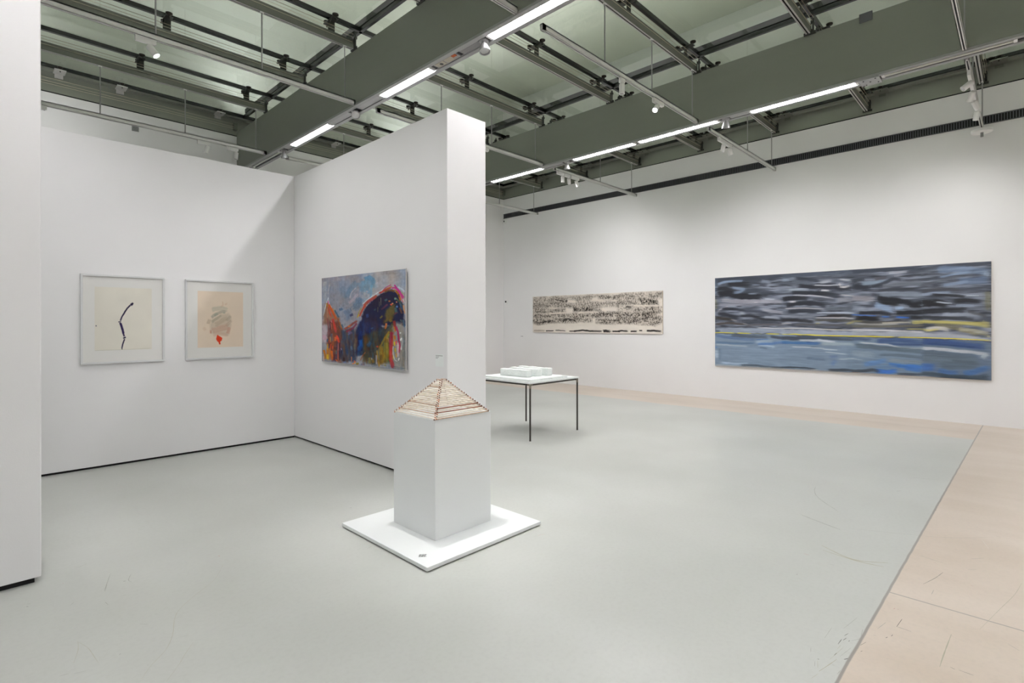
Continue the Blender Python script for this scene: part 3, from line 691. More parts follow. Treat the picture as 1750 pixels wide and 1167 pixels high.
class Canvas:
    def __init__(s, w, h, base, aspect):
        s.w, s.h, s.asp = w, h, aspect; s.c = np.ones((h, w, 3))*hexc(base); s.ppm = (w/aspect, h)   # px per unit (unit = painting height)
        s.X, s.Y = np.meshgrid((np.arange(w)+.5)/w*aspect, (np.arange(h)+.5)/h)
        s.k = 0; s.wobx = (vnoise(h, w, 14, 14, 77)-.5); s.woby = (vnoise(h, w, 14, 14, 78)-.5)
    def blend(s, sl, a, col, var=.0):
        c = s.c[sl]; s.c[sl] = c*(1-a[..., None])+np.clip(col, 0, 1)*a[..., None]
    def stroke(s, col, wd, op, pts, dry=.55):
        s.k += 1; rg = np.random.RandomState(s.k); P = [np.array([x*s.asp, y]) for x, y in pts]
        if len(P) < 2: P = [P[0]-[.01, 0], P[0]+[.01, 0]]
        # smooth the path
        Q = []
        for i in range(len(P)-1):
            p0 = P[max(i-1, 0)]; p1 = P[i]; p2 = P[i+1]; p3 = P[min(i+2, len(P)-1)]
            for t in np.linspace(0, 1, 6, endpoint=False):
                Q.append(.5*((2*p1)+(-p0+p2)*t+(2*p0-5*p1+4*p2-p3)*t*t+(-p0+3*p1-3*p2+p3)*t**3))
        Q.append(P[-1]); Q = np.array(Q); hw = wd/2; pad = hw*1.3
        x0 = max(0, int((Q[:, 0].min()-pad)/s.asp*s.w)); x1 = min(s.w, int((Q[:, 0].max()+pad)/s.asp*s.w)+2)
        y0 = max(0, int((Q[:, 1].min()-pad)*s.h)); y1 = min(s.h, int((Q[:, 1].max()+pad)*s.h)+2)
        if x1 <= x0 or y1 <= y0: return
        sl = (slice(y0, y1), slice(x0, x1)); X = s.X[sl]+s.wobx[sl]*wd*.35; Y = s.Y[sl]+s.woby[sl]*wd*.35
        best = np.full(X.shape, 9.); sd = np.zeros(X.shape); al = np.zeros(X.shape); acc = 0
        seg = np.linalg.norm(np.diff(Q, axis=0), axis=1); tot = seg.sum()+1e-9
        for i in range(len(Q)-1):
            a, b = Q[i], Q[i+1]; d = b-a; L = d@d+1e-12; t = np.clip(((X-a[0])*d[0]+(Y-a[1])*d[1])/L, 0, 1)
            ex = X-a[0]-t*d[0]; ey = Y-a[1]-t*d[1]; di = np.hypot(ex, ey); mk = di < best
            best = np.where(mk, di, best); sd = np.where(mk, (ex*d[1]-ey*d[0])/np.sqrt(L), sd); al = np.where(mk, (acc+t*seg[i])/tot, al); acc += seg[i]
        e = .5/s.h+wd*.2
        edge = np.clip((hw*1.12-best)/e, 0, 1)
        nb = 64; tab = rg.rand(nb); tab2 = rg.rand(nb)
        u = np.clip((sd/wd+.5)*(nb*.55), 0, nb-2); ui = u.astype(int); f = u-ui
        br = tab[ui]*(1-f)+tab[ui+1]*f; br2 = tab2[ui]*(1-f)+tab2[ui+1]*f
        fade = np.clip(1-dry*(.25*br+br2*np.clip((al-.55)*2.2, 0, 1)), 0, 1)
        rag = min(.35, wd*.7/tot)*dry*1.4
        fade = fade*np.clip((al+.012-rag*br2*.7)/.03, 0, 1)*np.clip((1.012-al-rag*br*1.6)/.05, 0, 1)
        s.blend(sl, edge*op*fade, hexc(col)*(1+(br[..., None]-.5)*.16))
    def poly(s, col, soft, op, pts, tex=None):
        s.k += 1; P = np.array([[x*s.asp, y] for x, y in pts])
        pad = soft+.02; x0 = max(0, int((P[:, 0].min()-pad)/s.asp*s.w)); x1 = min(s.w, int((P[:, 0].max()+pad)/s.asp*s.w)+2)
        y0 = max(0, int((P[:, 1].min()-pad)*s.h)); y1 = min(s.h, int((P[:, 1].max()+pad)*s.h)+2)
        if x1 <= x0 or y1 <= y0: return
        sl = (slice(y0, y1), slice(x0, x1)); X = s.X[sl]+s.wobx[sl]*.03; Y = s.Y[sl]+s.woby[sl]*.03
        ins = np.zeros(X.shape, bool); dist = np.full(X.shape, 9.); n = len(P)
        for i in range(n):
            a, b = P[i], P[(i+1) % n]
            cr = ((a[1] > Y) != (b[1] > Y)) & (X < (b[0]-a[0])*(Y-a[1])/(b[1]-a[1]+1e-12)+a[0]); ins ^= cr
            d = b-a; t = np.clip(((X-a[0])*d[0]+(Y-a[1])*d[1])/(d@d+1e-12), 0, 1)
            dist = np.minimum(dist, np.hypot(X-a[0]-t*d[0], Y-a[1]-t*d[1]))
        sg = np.where(ins, dist, -dist); soft = max(soft, .004); al = np.clip(sg/soft*.5+.5, 0, 1)*op
        if tex is not None: al = al*tex[sl]
        s.blend(sl, al, hexc(col)*np.ones(X.shape+(1,)))
    def run(s, txt, tex=None, dry=.55):
        for l in txt.strip().splitlines():
            f = l.split(); pts = [tuple(int(t)/1000 for t in q.split(',')) for q in f[4:]]; w = int(f[2])/1000; op = int(f[3])/100
            if f[0] == 's': s.stroke(f[1], max(w, .004), min(op, 1), pts, dry)
            elif f[0] == 'b': s.poly(f[1], w, op, pts)
            else:
                s.poly('a79b8f', .05, min(1, .5*op), pts); s.poly(f[1], .03, 1, pts, tex=np.clip(tex*op, 0, 1))
    def mesh(s, name, origin, du, dv, matl, parent, root, gain=1.0, relief=0, nrm=None):
        """grid whose vertices carry the pigment colours; origin = top left, du = full width vector, dv = full drop vector"""
        h, w = s.h, s.w; c = np.clip(s.c, 0, 1); c = np.where(c <= .04045, c/12.92, ((c+.055)/1.055)**2.4)*gain
        u = (np.arange(w))/(w-1); v = np.arange(h)/(h-1); O = np.array(origin)-np.array(root.location)
        co = O+u[None, :, None]*np.array(du)+v[:, None, None]*np.array(dv)
        if relief:
            lum = s.c.mean(2); rel = vnoise(h, w, 5, 3, 5)*.6+np.abs(lum-np.roll(lum, 1, 0))*2; co = co+(rel*relief)[..., None]*np.array(nrm)
        me = bpy.data.meshes.new(name); me.vertices.add(h*w); me.vertices.foreach_set('co', co.astype('f').ravel())
        i = np.arange((h-1)*(w-1)); r_ = i//(w-1); c_ = i % (w-1); a = r_*w+c_
        q = np.stack([a, a+w, a+w+1, a+1], 1).astype('i').ravel()
        me.loops.add(len(q)); me.loops.foreach_set('vertex_index', q); me.polygons.add(len(i)); me.polygons.foreach_set('loop_start', (i*4).astype('i'))
        me.polygons.foreach_set('loop_total', np.full(len(i), 4, 'i')); me.update(calc_edges=True)
        at = me.color_attributes.new('paint', 'FLOAT_COLOR', 'POINT'); rgba = np.ones((h*w, 4), 'f'); rgba[:, :3] = c.reshape(-1, 3); at.data.foreach_set('color', rgba.ravel())
        me.materials.append(matl); o = bpy.data.objects.new(name, me); COL.objects.link(o); o.parent = parent
        if relief: me.shade_smooth()
        return o
ART_SEA="""
b 7d8fa5 6 100 -19,640 363,638 363,1107 -20,1174
b 7a8ca2 5 100 297,656 589,655 589,1012 297,1009
b 74869b 5 100 553,664 828,657 828,1021 553,1017
b 66758a 6 100 802,665 1022,674 1021,1008 802,993
b 97a1b4 6 90 1,564 314,571 314,629 0,624
b a0a8ba 6 90 302,582 582,597 582,643 302,632
b a9aeba 6 90 572,592 811,597 811,643 572,643
b a9adba 6 90 802,600 891,603 958,637 1001,655 1001,660 802,646
s 3a404c 51 95 6,37 55,27 149,29 314,36
s 4c5665 46 90 302,33 413,22 582,21
s 3c4350 41 90 572,22 695,20 811,23
s 4a505c 37 90 802,33 908,20 1001,21
s 26282f 63 95 59,73 125,81 171,98
s 26282f 51 95 11,118 55,129 98,156 112,157
s 25272e 74 100 13,198 54,180 125,219 194,228 224,255
s 3a3f4a 50 80 158,85 216,98 248,118
s 3f4551 45 80 116,169 194,160 281,211
s 8fa2bf 28 90 13,73 55,50 137,52
s 8fa2bf 33 80 83,121 116,136 139,143 116,174 86,174
s 9aa6ba 16 80 158,195 198,199
s 93a0b6 14 80 176,98 211,105
s 8a93a6 38 70 216,65 246,80 255,118
s a9a8b4 46 85 30,257 125,275 216,281 314,294
s 9c9daa 35 70 18,307 125,308 238,325
s c4bfc9 15 80 185,290 203,294
s bbc2d0 16 85 231,256 276,264
s b8b1bb 17 80 13,387 30,353 67,327
s 2b2e37 34 95 33,353 102,362 148,381
s 3d4350 33 80 137,381 216,389 248,412
s a3a3b0 32 85 218,368 248,385 314,408
s 2f323b 40 95 13,410 54,417 90,446 118,452
s 2e3038 33 95 123,435 171,436 227,475 314,482
s 38332f 35 90 3,449 54,468 90,479
s c3b6b4 9 90 78,473 107,491
s 4a4440 28 90 3,530 66,513 144,530
s cfc4c0 7 95 134,518 157,532
s 9aa1b0 39 85 116,407 148,408
s 9ca3b3 32 80 227,454 259,455 302,464
s 3a3e48 33 85 125,491 193,497 314,508
s 5d5a60 22 85 148,541 238,530 314,535
s c7b75f 17 50 3,243 8,358
s 6e8cb5 11 80 5,9 4,198
s 8d9bb0 40 80 304,63 338,68
s 5f6876 40 80 341,85 391,103 426,124
s 2a2c35 45 90 370,134 456,156 518,168 577,191
s 363b46 34 90 361,54 413,73 456,100
s 282b34 51 95 343,200 413,212 477,229 538,257
s a4adbd 28 80 332,170 381,170 417,179
s c5c5d0 15 90 350,229 396,233 445,243 510,276
s 26282f 52 100 304,266 358,258 417,268
s 2a2d36 46 100 320,330 391,312 456,327 483,362
s d2ced6 21 95 336,297 365,293
s c8c4ca 13 90 318,364 391,363 476,378
s 2e323c 46 95 329,394 391,391 466,405
s d5d3da 20 95 460,189 493,195
s ced0d8 13 90 435,134 477,142 526,145
s b0b3bf 33 80 454,111 489,99 503,107
s d6d2d4 27 90 526,147 534,127
s d6d2d4 22 90 528,158 548,166 567,152
s c8cbd5 20 90 530,88 558,98 571,94
s c9c6cc 13 90 534,240 582,258
s 8e9099 49 70 518,298 557,290 582,314
s 484d57 33 80 426,275 497,286 518,293
s 5f6772 33 80 487,373 557,376 582,383
s bac6d8 15 90 443,415 517,412 582,420
s 2d2c2f 33 100 479,444 582,444
s c9c5c8 13 90 439,462 517,464 582,473
s 8f95a3 29 80 302,445 391,453 443,448
s 2e2e33 35 95 302,485 369,489 435,504
s 50504c 28 90 435,487 517,488 582,499
s b6a85a 17 60 439,521 456,515
s b6a85a 21 60 553,526 582,505
s bdbcc2 17 80 302,520 347,520
s 5c5c5f 23 80 358,532 455,532 577,542
s 2b2e38 64 90 572,162 614,179 645,182
s 32363f 35 90 572,110 624,99
s 8798ac 40 90 606,137 645,137 704,127
s b7bac8 28 90 697,54 733,49 762,50
s a4a6b3 17 70 714,84 743,78
s 343842 34 90 641,176 675,152 714,112 743,127
s 4f5058 34 80 651,103 695,93
s 7d828e 45 70 675,174 743,155 811,158
s 3e414a 28 80 663,212 733,203 781,214
s 8892a2 51 90 665,246 733,247 811,265
s a09da5 52 80 572,278 634,289 655,307
s 22242a 51 100 659,285 714,306 779,338
s 26272b 34 100 665,331 694,333 733,352
s 222429 60 100 758,353 811,351
s 25272c 39 100 722,423 811,421
s 90a6c8 62 85 651,342 694,383 718,412
s 9fb5d6 33 90 718,379 750,375
s 8d97a8 52 70 572,366 624,386
s 2a2d35 35 100 597,419 665,421 712,440
s 3a6ac0 13 90 572,435 626,445 659,449
s 3f6fc4 19 80 675,455 702,461
s 2f63c4 17 95 722,462 766,468
s 232428 46 100 584,465 634,472 671,478
s 2a2c31 32 100 767,463 811,469
s 8d8455 23 60 572,499 614,500
s 4b4a46 28 90 605,506 675,512 767,501
s c8c2b4 17 80 675,517 752,512 771,523
s c9bd6c 38 75 771,507 811,512
s 6e6c66 23 80 572,540 675,540 811,545
s 8097ba 64 60 847,46 925,59 1000,97
s 6f84a8 63 60 908,160 974,158 1000,172
s 5a5f69 32 70 802,189 856,142 908,118 958,75
s 8fa3c2 31 70 865,186 908,175 941,159
s 8ea5c6 21 70 856,116 899,96 950,83
s a5b8d2 45 70 984,129 992,70
s 4c4e55 32 80 802,232 856,217 916,238
s 9aa9c2 32 70 802,265 847,253 891,252
s 2a2b30 26 95 833,267 891,277 931,291
s c3cddd 10 90 931,281 968,287
s 232428 70 100 802,340 856,343 884,366
s c5cedd 14 95 845,332 894,348
s 2c2e33 37 95 894,325 941,323 974,336
s 8d99ad 26 80 901,364 958,370
s 2b2d33 49 95 802,415 856,407 935,405
s 9ea7b8 37 85 861,449 908,445 974,442
s 33363d 32 90 802,464 856,470 958,488
s 4d4f52 26 70 935,415 990,463
s 6f6b4e 45 70 990,251 992,422
s b3a85c 32 85 802,502 891,513 1000,523
s b8ae6c 23 80 894,518 941,518 1000,539
s 7b7660 32 80 856,528 925,544
s b9b070 24 85 802,503 891,514 958,535 1000,555
s 7e7962 27 80 838,525 891,561 925,581 966,631
s d8d4cc 38 90 813,573 856,561 887,587
s e0d27a 21 70 806,573 824,583 854,572
s b7b29a 31 80 908,566 958,586 998,610
s 8b8670 15 80 911,587 958,606 998,625
s d6cf9c 15 80 987,631 998,633
s a8a173 30 70 974,499 998,540
s e0e0e2 11 80 200,565 314,574
s e0e0e0 13 90 302,569 403,570 499,584 582,585
s d8d5b8 8 60 471,575 554,583
s d2d2d4 17 85 572,581 697,586 811,597
s cfc46e 12 70 756,571 811,573
s 66635a 21 80 572,551 697,550 811,540
s b9b4a8 12 70 583,521 644,528 731,526
s f2e23c 11 100 0,623 54,623 97,627
s f2e23c 11 100 107,626 134,627 171,628
s d8d070 5 70 182,629 222,631
s f2e23c 10 100 238,630 259,631 295,632
s f2e23c 9 90 306,632 333,634
s f2e23c 12 100 333,634 361,629 379,636 423,636 480,640 582,643
s f2dc30 11 100 572,643 627,643 680,645 718,644
s f2dc30 9 100 728,647 764,647 811,648
s f2dc30 9 100 802,647 847,650 891,652 941,656 999,663
s 53606f 34 90 3,604 28,604
s d5dae2 17 80 30,609 31,598
s 4f5a68 39 90 78,653 171,661 250,664
s 3f4652 32 90 255,658 314,676
s 5a6f93 40 80 3,656 66,676 125,690 193,698
s 56708f 28 80 3,730 102,742 193,730
s a9b6c6 20 90 3,759 78,763 157,771
s 4a6ca8 14 80 193,695 248,688
s 4f74ae 32 80 200,747 259,732 314,713
s 9fb0c4 33 80 193,714 270,710
s a7b7c8 16 90 202,757 270,763 259,780
s 5f6f82 22 70 209,778 244,787
s 4b78b8 28 90 4,782 5,805
s b9c6d6 40 80 8,821 9,930
s 5d7086 23 80 23,797 24,945
s a4b8cf 23 85 32,961 90,966 162,957
s 4a5664 28 90 125,984 193,975 237,985 314,986
s 3c4652 16 90 259,985 314,981
s 3c424d 42 95 302,672 383,674 442,671
s 485463 36 95 383,653 480,669 582,674
s 3d689f 31 90 302,719 383,720 457,723
s 33558f 12 90 403,711 459,718
s bfc8d2 21 95 375,692 423,692 461,690
s c9d0d8 25 95 446,681 471,695 517,707
s 9dabb6 35 85 461,725 517,722 582,718
s c3cbd4 13 90 347,763 415,763 473,770
s b3bfca 15 85 467,777 523,781
s b3bfca 13 80 476,804 514,811 554,822
s 46535f 10 80 421,758 450,756
s 5d7096 35 60 491,853 526,844
s 5a78b0 40 60 514,880 499,941
s a9b8c6 15 80 525,872 582,858
s 37404c 21 95 301,980 383,972 442,979
s 353d49 30 95 487,982 535,975 582,974
s 5a6b80 31 60 403,872 480,884
s 4c5c76 31 90 572,668 644,675
s 3f5580 45 90 658,689 731,676 811,695
s 3a4f79 25 90 697,711 811,714
s b9bfc6 15 95 601,702 662,714 697,717 739,743 811,747
s 97a5b2 25 80 572,724 583,729
s 55636f 46 85 583,734 644,744 731,758 811,770
s 8b9cad 61 80 572,811 627,816 657,828
s 5a6876 30 80 669,812 748,814 811,831
s b3c0cc 7 90 571,859 612,870
s 828d97 30 80 700,858 764,865 811,864
s 5c82b8 50 85 614,917 662,882 695,858
s 3c6fb8 39 90 697,897 748,910 811,907
s 3a6cc0 45 95 653,962 697,970 731,951
s 6884a8 45 80 653,927 731,922
s 4170b8 58 90 748,920 811,930
s 353c47 31 95 571,979 617,972 650,958 669,984
s 444c58 24 95 724,986 811,977
s 3a5182 59 95 802,681 873,688 941,709 990,721
s 2f4570 16 80 820,701 891,713 958,724
s 62799c 13 60 882,666 958,677 998,685
s c0c4cc 32 95 802,740 873,751 941,766 998,781
s b3bdc6 56 90 975,783 990,812
s 5a6877 60 90 802,783 891,801 966,809
s 64727f 54 85 802,831 891,843 974,834
s 4e5b68 21 70 891,843 958,846
s 4168ac 75 90 802,912 847,906
s 566573 64 85 856,895 924,881 974,859
s 47699f 59 90 847,938 882,954 916,944
s 4a6fa8 51 90 921,954 958,927 998,877
s 42505e 37 95 802,967 856,974 891,979 958,978 998,947
s 3d4956 32 95 856,984 941,992 998,987
s 232a33 4 90 974,971 979,973 974,983
s 232a33 4 90 981,980 984,969 988,978
s d9c9a8 6 80 0,988 102,992 314,991
s d9b98f 5 80 301,996 442,992 582,996
s e8e6e0 8 90 421,989 450,988
s c9a47a 5 90 571,992 679,995 811,996
s cfae8c 5 90 802,993 891,1000 995,1000
"""
ART_HILL="""
b 8f919e 12 100 -2,-22 608,-14 607,556 -3,557
b a2a4ad 10 100 541,-7 997,8 997,379 540,360
s a8a4a8 65 70 38,37 44,232 30,394
s 868894 69 70 152,48 140,184 164,346
s 7d8796 78 70 274,117 309,249 333,352
s 9b96a3 48 70 89,-1 275,39 391,20
s c0b4b2 15 70 115,86 99,139 92,203
s bcb4b4 32 60 44,43 31,112
s 6f87a0 80 80 474,84 391,178 333,276
s 7d9bb8 99 80 528,80 555,166 555,215
s 5f7a98 99 80 528,261 474,333 419,406
s 6c7f9e 92 80 333,378 362,454 303,480
s b0a2b0 31 85 367,317 424,276 490,210
s c0b0b6 13 80 384,263 402,204 463,143
s 3f4770 30 95 379,455 430,436
s 44607f 47 70 262,365 274,401
s 44607f 41 70 390,389 402,385
s 7096b6 112 85 572,70 572,167 562,239
s 5f8fb2 53 85 557,68 614,54 660,93 644,173
s 6c9cbd 28 70 644,125 639,201 629,268
s 88a0b8 44 70 572,264 550,321
s 8fa4b4 48 60 685,119 695,177
s b8a8b8 29 70 587,202 598,188
s 909299 66 70 754,9 886,16 958,29
s a6a6ae 75 60 754,88 821,114 886,116
s 92949c 54 70 931,39 976,111 967,177
s b0aeb6 56 60 710,98 735,143 710,187
s c4ccd4 17 80 922,169 975,209 993,232
s d6dcda 10 80 540,331 608,276 744,200 863,141
s b9aab4 87 100 43,484 43,648 36,810
s a9adb2 54 90 76,539 101,647
s c29cae 49 90 36,675 49,755
b 8e6a58 14 95 56,303 95,289 170,398 250,487 256,556 17,557 44,394
s c8d4da 12 95 92,246 56,341 24,459
s dfe2e0 11 90 92,235 108,306 146,360
s e0559a 12 100 89,273 105,317 121,338
s b2741c 21 100 76,299 76,352
s c4521c 27 100 101,316 146,387 183,456 213,505
s b8482e 21 90 95,343 114,418 146,478
s a85060 13 90 114,386 140,450
s c07a60 14 80 82,369 82,477
s a08a62 18 80 158,366 201,420
s 3e6076 21 90 183,388 213,431 244,479
b 1f1e3c 9 100 571,361 670,280 793,213 863,191 913,222 953,310 984,422 988,555 523,556 529,468
b 23264a 12 100 501,520 574,477 757,540 708,823 446,904 440,640
b 45434f 16 100 232,518 309,617 435,575 473,738 462,963 273,984 225,801
b 6a3a34 14 95 114,517 232,518 274,694 261,981 151,990 75,786
b 3b3a36 16 100 622,644 854,543 805,738 702,817 539,852 539,646
b 4a4030 16 90 539,801 702,762 733,939 676,974 539,955
b 6f5a22 15 95 835,577 874,523 884,639 854,928 723,969 718,816
b 8d8a86 13 100 903,523 964,538 992,636 996,990 854,982 874,735
b 6e5b26 12 90 801,394 886,343 895,419 863,495 782,532
s 5b6a3c 17 80 886,275 931,313 962,368
s b03a62 12 95 744,228 793,176 858,145
s b86a28 14 95 754,215 811,182 868,164
s a83a34 17 95 725,226 783,203 858,177
s c23a80 18 100 858,177 900,184 931,223 975,298
s c02f86 16 100 886,148 922,196 958,243 984,289
s bf6a18 20 100 900,212 931,250 949,314
s 9a5a20 14 90 830,207 895,203 931,241
s 6b4a22 17 90 783,217 839,203 895,225
s 5a4222 18 90 931,241 935,286
s cc6a78 11 90 953,279 975,333
s d8ccd2 9 90 975,298 988,334
s d89a62 16 80 975,355 993,445
s 96a07a 14 80 953,225 988,254
s b04434 25 95 550,350 619,291 710,245
s 9c4040 17 95 540,370 608,315 695,267
s 8a7a4a 10 90 572,342 593,323
s b34a34 25 95 574,342 533,399 501,472
s 9a8a3a 11 95 523,370 490,433 474,477
s c2a040 13 90 501,438 474,482
s 6c3040 20 80 821,339 783,370 744,396
s 7fa29a 22 80 895,280 895,302
s b86a3a 17 95 825,312 849,309
s e09a6a 16 100 858,332 881,342
s e05a30 18 100 844,345 867,350
s e08a5a 14 100 904,320 917,326
s 5f86c0 20 95 904,361 926,376
s 3c6270 23 80 783,305 821,288
s 4a7470 27 70 895,375 913,443
s 3e5e78 20 80 940,331 966,404
s 7a4a30 19 80 940,377 966,444
s 6e3234 18 80 885,447 922,420
s c8c2a0 5 70 746,270 746,354
s a8b090 4 70 729,312 728,368
s 8a8a5a 7 60 714,367 712,423
s 2c4a8c 29 60 592,435 598,488
s 3c5a5a 18 60 670,404 694,385
s 7a6a2a 18 80 734,485 768,453
s 2f5f92 45 70 511,712 517,785 479,837
s 253060 58 70 533,614 544,686
s 5a6aa8 20 50 356,667 413,640
s 6a6090 61 70 361,651 401,620
s 7c2e48 25 90 333,637 424,589 474,530
s 8a4038 26 90 309,606 390,565 479,505
s d87a40 16 95 356,575 390,570
s f06a34 14 100 327,598 338,595
s c06a30 12 90 291,607 300,612
s 7c8490 30 80 309,540 327,570
s 3c5a78 26 80 274,550 297,591
s 8a4a34 20 90 226,487 256,554 286,622
s 8a8a5a 7 60 232,503 286,601
s b83a3a 31 95 158,486 183,576 201,660
s c86a5a 14 80 133,539 145,618
s e0748a 12 90 133,507 146,539
s 8a5450 23 90 82,485 95,592 98,689
s f0502c 31 100 213,681 237,748 249,773
s d0643a 31 95 201,697 189,760
s d2453a 17 90 213,676 219,717
s 586a80 31 70 145,656 145,762
s a08a60 23 80 120,699 126,774
s 2f5272 16 90 78,765 88,721
s b04a3a 18 80 104,737 114,784
s b06a24 59 100 101,828 100,903 94,984
s d2a81c 32 100 82,905 88,984
s d4641c 32 100 138,858 145,927 151,984
s c84020 17 90 132,783 120,859
s c89a2c 16 90 88,786 78,862
s c84a2c 14 90 158,804 151,857
s b4722c 33 100 30,859 49,928 55,982
s c8b0a8 17 90 29,995 29,935
s 4a2a2a 48 80 195,813 189,855
s c06a58 14 95 231,769 231,852 231,973
s b8503a 17 90 228,883 231,957
s 6a6a60 32 70 195,854 201,907
s 3a2e3a 47 80 261,850 261,970
s 9a8ab0 10 80 268,824 279,850
s 30262c 30 80 308,925 308,976
s 7d8490 22 60 401,791 407,842
s 5f6456 30 60 435,770 435,840
s a8a888 4 70 444,759 444,859
s 5a4a4a 30 70 355,876 367,961
s d27a44 13 100 404,908 404,973
s e0502c 13 100 435,950 446,969
s f07a2c 12 100 412,989 440,980 457,958
s f0d23c 7 100 443,989 451,969
s e86a30 13 100 194,960 222,982
s 4a66a0 14 90 297,984 332,977
s 8a7a28 21 95 457,988 500,974
s 3a4a5a 40 80 527,834 484,901
s 9a5a30 12 95 574,846 533,898 511,949
s 5a5a80 21 80 516,983 570,983
s 253060 78 80 573,517 573,645
s 2f5a96 31 60 644,583 655,598
s 3c5670 61 70 595,747 638,775
s 2b2a3a 45 70 702,617 764,567
s c06a30 21 100 805,533 795,582 780,591
s 7a6426 34 90 835,514 864,495
s 5a4a3a 29 80 795,641 864,552
s a07a20 21 90 835,616 774,710 723,801
s 8a7a28 49 90 805,728 794,933
s 9a7a24 30 90 754,769 744,869
s b06a3a 15 90 820,679 835,736
s 8a8a3a 13 80 835,640 805,699
s b84a2a 19 100 697,787 718,771
s 4a3424 30 90 595,818 676,793
s 3e3a26 47 90 573,860 595,925
s 9a7428 30 90 617,898 622,974
s 8a6a2a 35 90 649,911 665,960
s aaa4a4 17 80 697,867 697,972
s a07a2a 14 90 702,817 723,969 738,987
s 50506a 31 80 550,954 550,990
s b8b0b0 10 90 644,901 644,926
s 9a8c3c 19 80 789,958 794,978
s 8e3030 28 100 884,505 893,567 912,615
s a83038 37 100 864,619 854,687 849,765 852,881 864,956 873,993
s b22a4a 18 100 903,562 922,618 931,694 940,760 931,836
s c06a20 13 100 884,567 898,624
s a86a20 21 90 888,652 893,705
s e0c020 15 100 888,715 888,763
s c8b428 15 95 893,782 897,829
s c88828 14 95 902,829 907,881
s d0524a 17 95 907,705 912,752
s b8a030 15 95 874,850 878,902
s cfd2d2 10 90 874,763 874,840 892,901 921,913
s d2b8c0 20 80 922,723 922,789 926,875
s e0dede 16 90 940,628 955,632
s e0dede 17 90 945,708 964,683 969,730 950,802
s e8e8e8 12 95 935,874 926,908
s 6e6e6c 28 70 978,637 977,823 973,965
s 4a6a80 16 90 974,496 987,576
s 5f7468 18 70 945,496 964,524
s 8e8a86 29 70 902,948 973,955
s 30485a 4 90 723,997 834,988 996,977
s 46586a 5 80 753,974 878,969 996,977
s 28363e 4 90 832,664 832,998
s 3a4a3a 5 80 797,640 797,957
s 3a4a3a 4 80 720,791 720,989
s a83838 15 95 854,957 873,993
s c6c2bc 9 80 24,-19 275,-13 575,-8
s c8c8c2 8 80 541,-12 745,-11 997,5
"""
ART_SCROLL="""
t 4a443e 0 75 2,4 128,11 140,153 2,161
t 4a443e 0 75 140,48 204,10 299,115 288,216 147,165
t 5a544e 0 60 204,22 384,26 384,137 212,104
t 3f3a36 0 85 2,161 204,173 384,238 381,338 140,328 2,328
t 37332f 0 95 2,328 136,351 136,457 2,473
t 3c3834 0 90 143,359 292,364 292,455 143,464
t 37332f 0 100 2,491 383,505 383,606 2,617
t 2f2b28 0 120 2,629 143,644 170,738 50,785 14,761 2,713
t 37332f 0 110 143,633 383,617 383,729 173,733
t 4a4540 0 80 382,41 504,35 504,162 382,183
t 4a4540 0 60 465,18 553,20 553,88 504,94
t 37332f 0 110 553,43 657,59 718,79 718,167 560,152
t 47423d 0 85 382,183 573,193 718,211 718,343 580,331 504,336 382,313
t 2f2b28 0 130 359,311 504,347 521,440 359,436
t 4a4540 0 80 511,347 580,353 580,444 521,446
t 2f2b28 0 115 359,489 514,497 573,467 718,476 718,586 518,601 359,607
t 37332f 0 100 359,607 514,612 507,704 359,714
t 37332f 0 110 539,648 718,630 718,752 587,762 539,739
t 4a4540 0 80 697,54 761,9 1000,38 1000,183 962,188 697,186
t 443f3a 0 85 697,186 847,194 847,313 697,297
t 26231f 0 140 850,174 965,200 971,315 859,324
t 4a4540 0 70 697,331 808,341 808,438 697,430
t 3c3733 0 100 817,364 994,374 994,478 813,460
t 26231f 0 120 925,373 971,377 965,492 925,489
t 37332f 0 100 697,464 761,478 883,486 994,493 971,596 776,583 697,574
t 26231f 0 130 832,516 948,501 948,595 832,590
t 3c3733 0 100 697,585 999,597 994,732 951,805 892,784 697,740
s 2b2724 29 90 204,109 256,138 288,182
s 2b2724 69 85 296,126 310,207
s 2b2724 52 90 147,691 170,692
s 2b2724 30 85 270,636 331,638 383,695
s 2b2724 68 70 367,359 383,394
s e3d9cd 38 90 317,163 349,166 384,165
s e3d9cd 35 80 140,328 189,344 234,348
s e3d9cd 35 90 143,486 219,479 306,468
s e3d9cd 68 80 303,399 314,422
s e3d9cd 47 90 504,162 560,181 611,199
s e3d9cd 29 90 650,186 706,193
s e3d9cd 35 90 396,473 469,466 560,466
s e3d9cd 56 80 580,365 600,435 627,453
s e3d9cd 69 90 518,612 521,716
s e3d9cd 36 90 808,319 853,335 919,341 985,347
s e3d9cd 62 95 980,264 1000,256
s e3d9cd 52 90 988,534 999,535
s 26231f 44 70 754,347 801,362
s 2b2724 24 80 751,478 767,555 792,578
s 2b2825 32 95 120,955 196,947
s 3b3733 36 70 204,936 248,940 299,954
s 2b2825 35 95 324,954 383,957
s 8a7d70 50 60 6,953 69,951 116,955
s 262321 44 100 359,957 432,931 504,946 590,949
s 262321 72 100 587,949 614,942 657,952
s 262321 42 100 657,946 718,949
s 262321 41 100 697,945 729,932 776,942
s 262321 40 100 787,945 838,940
s 262321 34 90 847,923 874,917
s 262321 47 100 895,927 956,925 999,939
"""
ART_INK="""
s 241c3c 31 100 663,239 634,266
s 241c3c 42 100 649,253 616,282
s 241c3c 26 100 616,276 552,336 500,413 457,482 434,540
s 1e1840 48 100 422,540 426,559
s 2a1c44 29 100 430,559 467,674 506,791
s 2c2150 39 90 438,569 463,647 492,743
s 1e1a40 44 100 504,791 514,815
s 241c3c 23 100 510,820 479,898 459,975
s 16182c 36 100 452,978 473,975
s 4a5060 22 90 17,612 39,613
s b8b8a6 10 50 0,994 200,993 488,994 986,982
"""
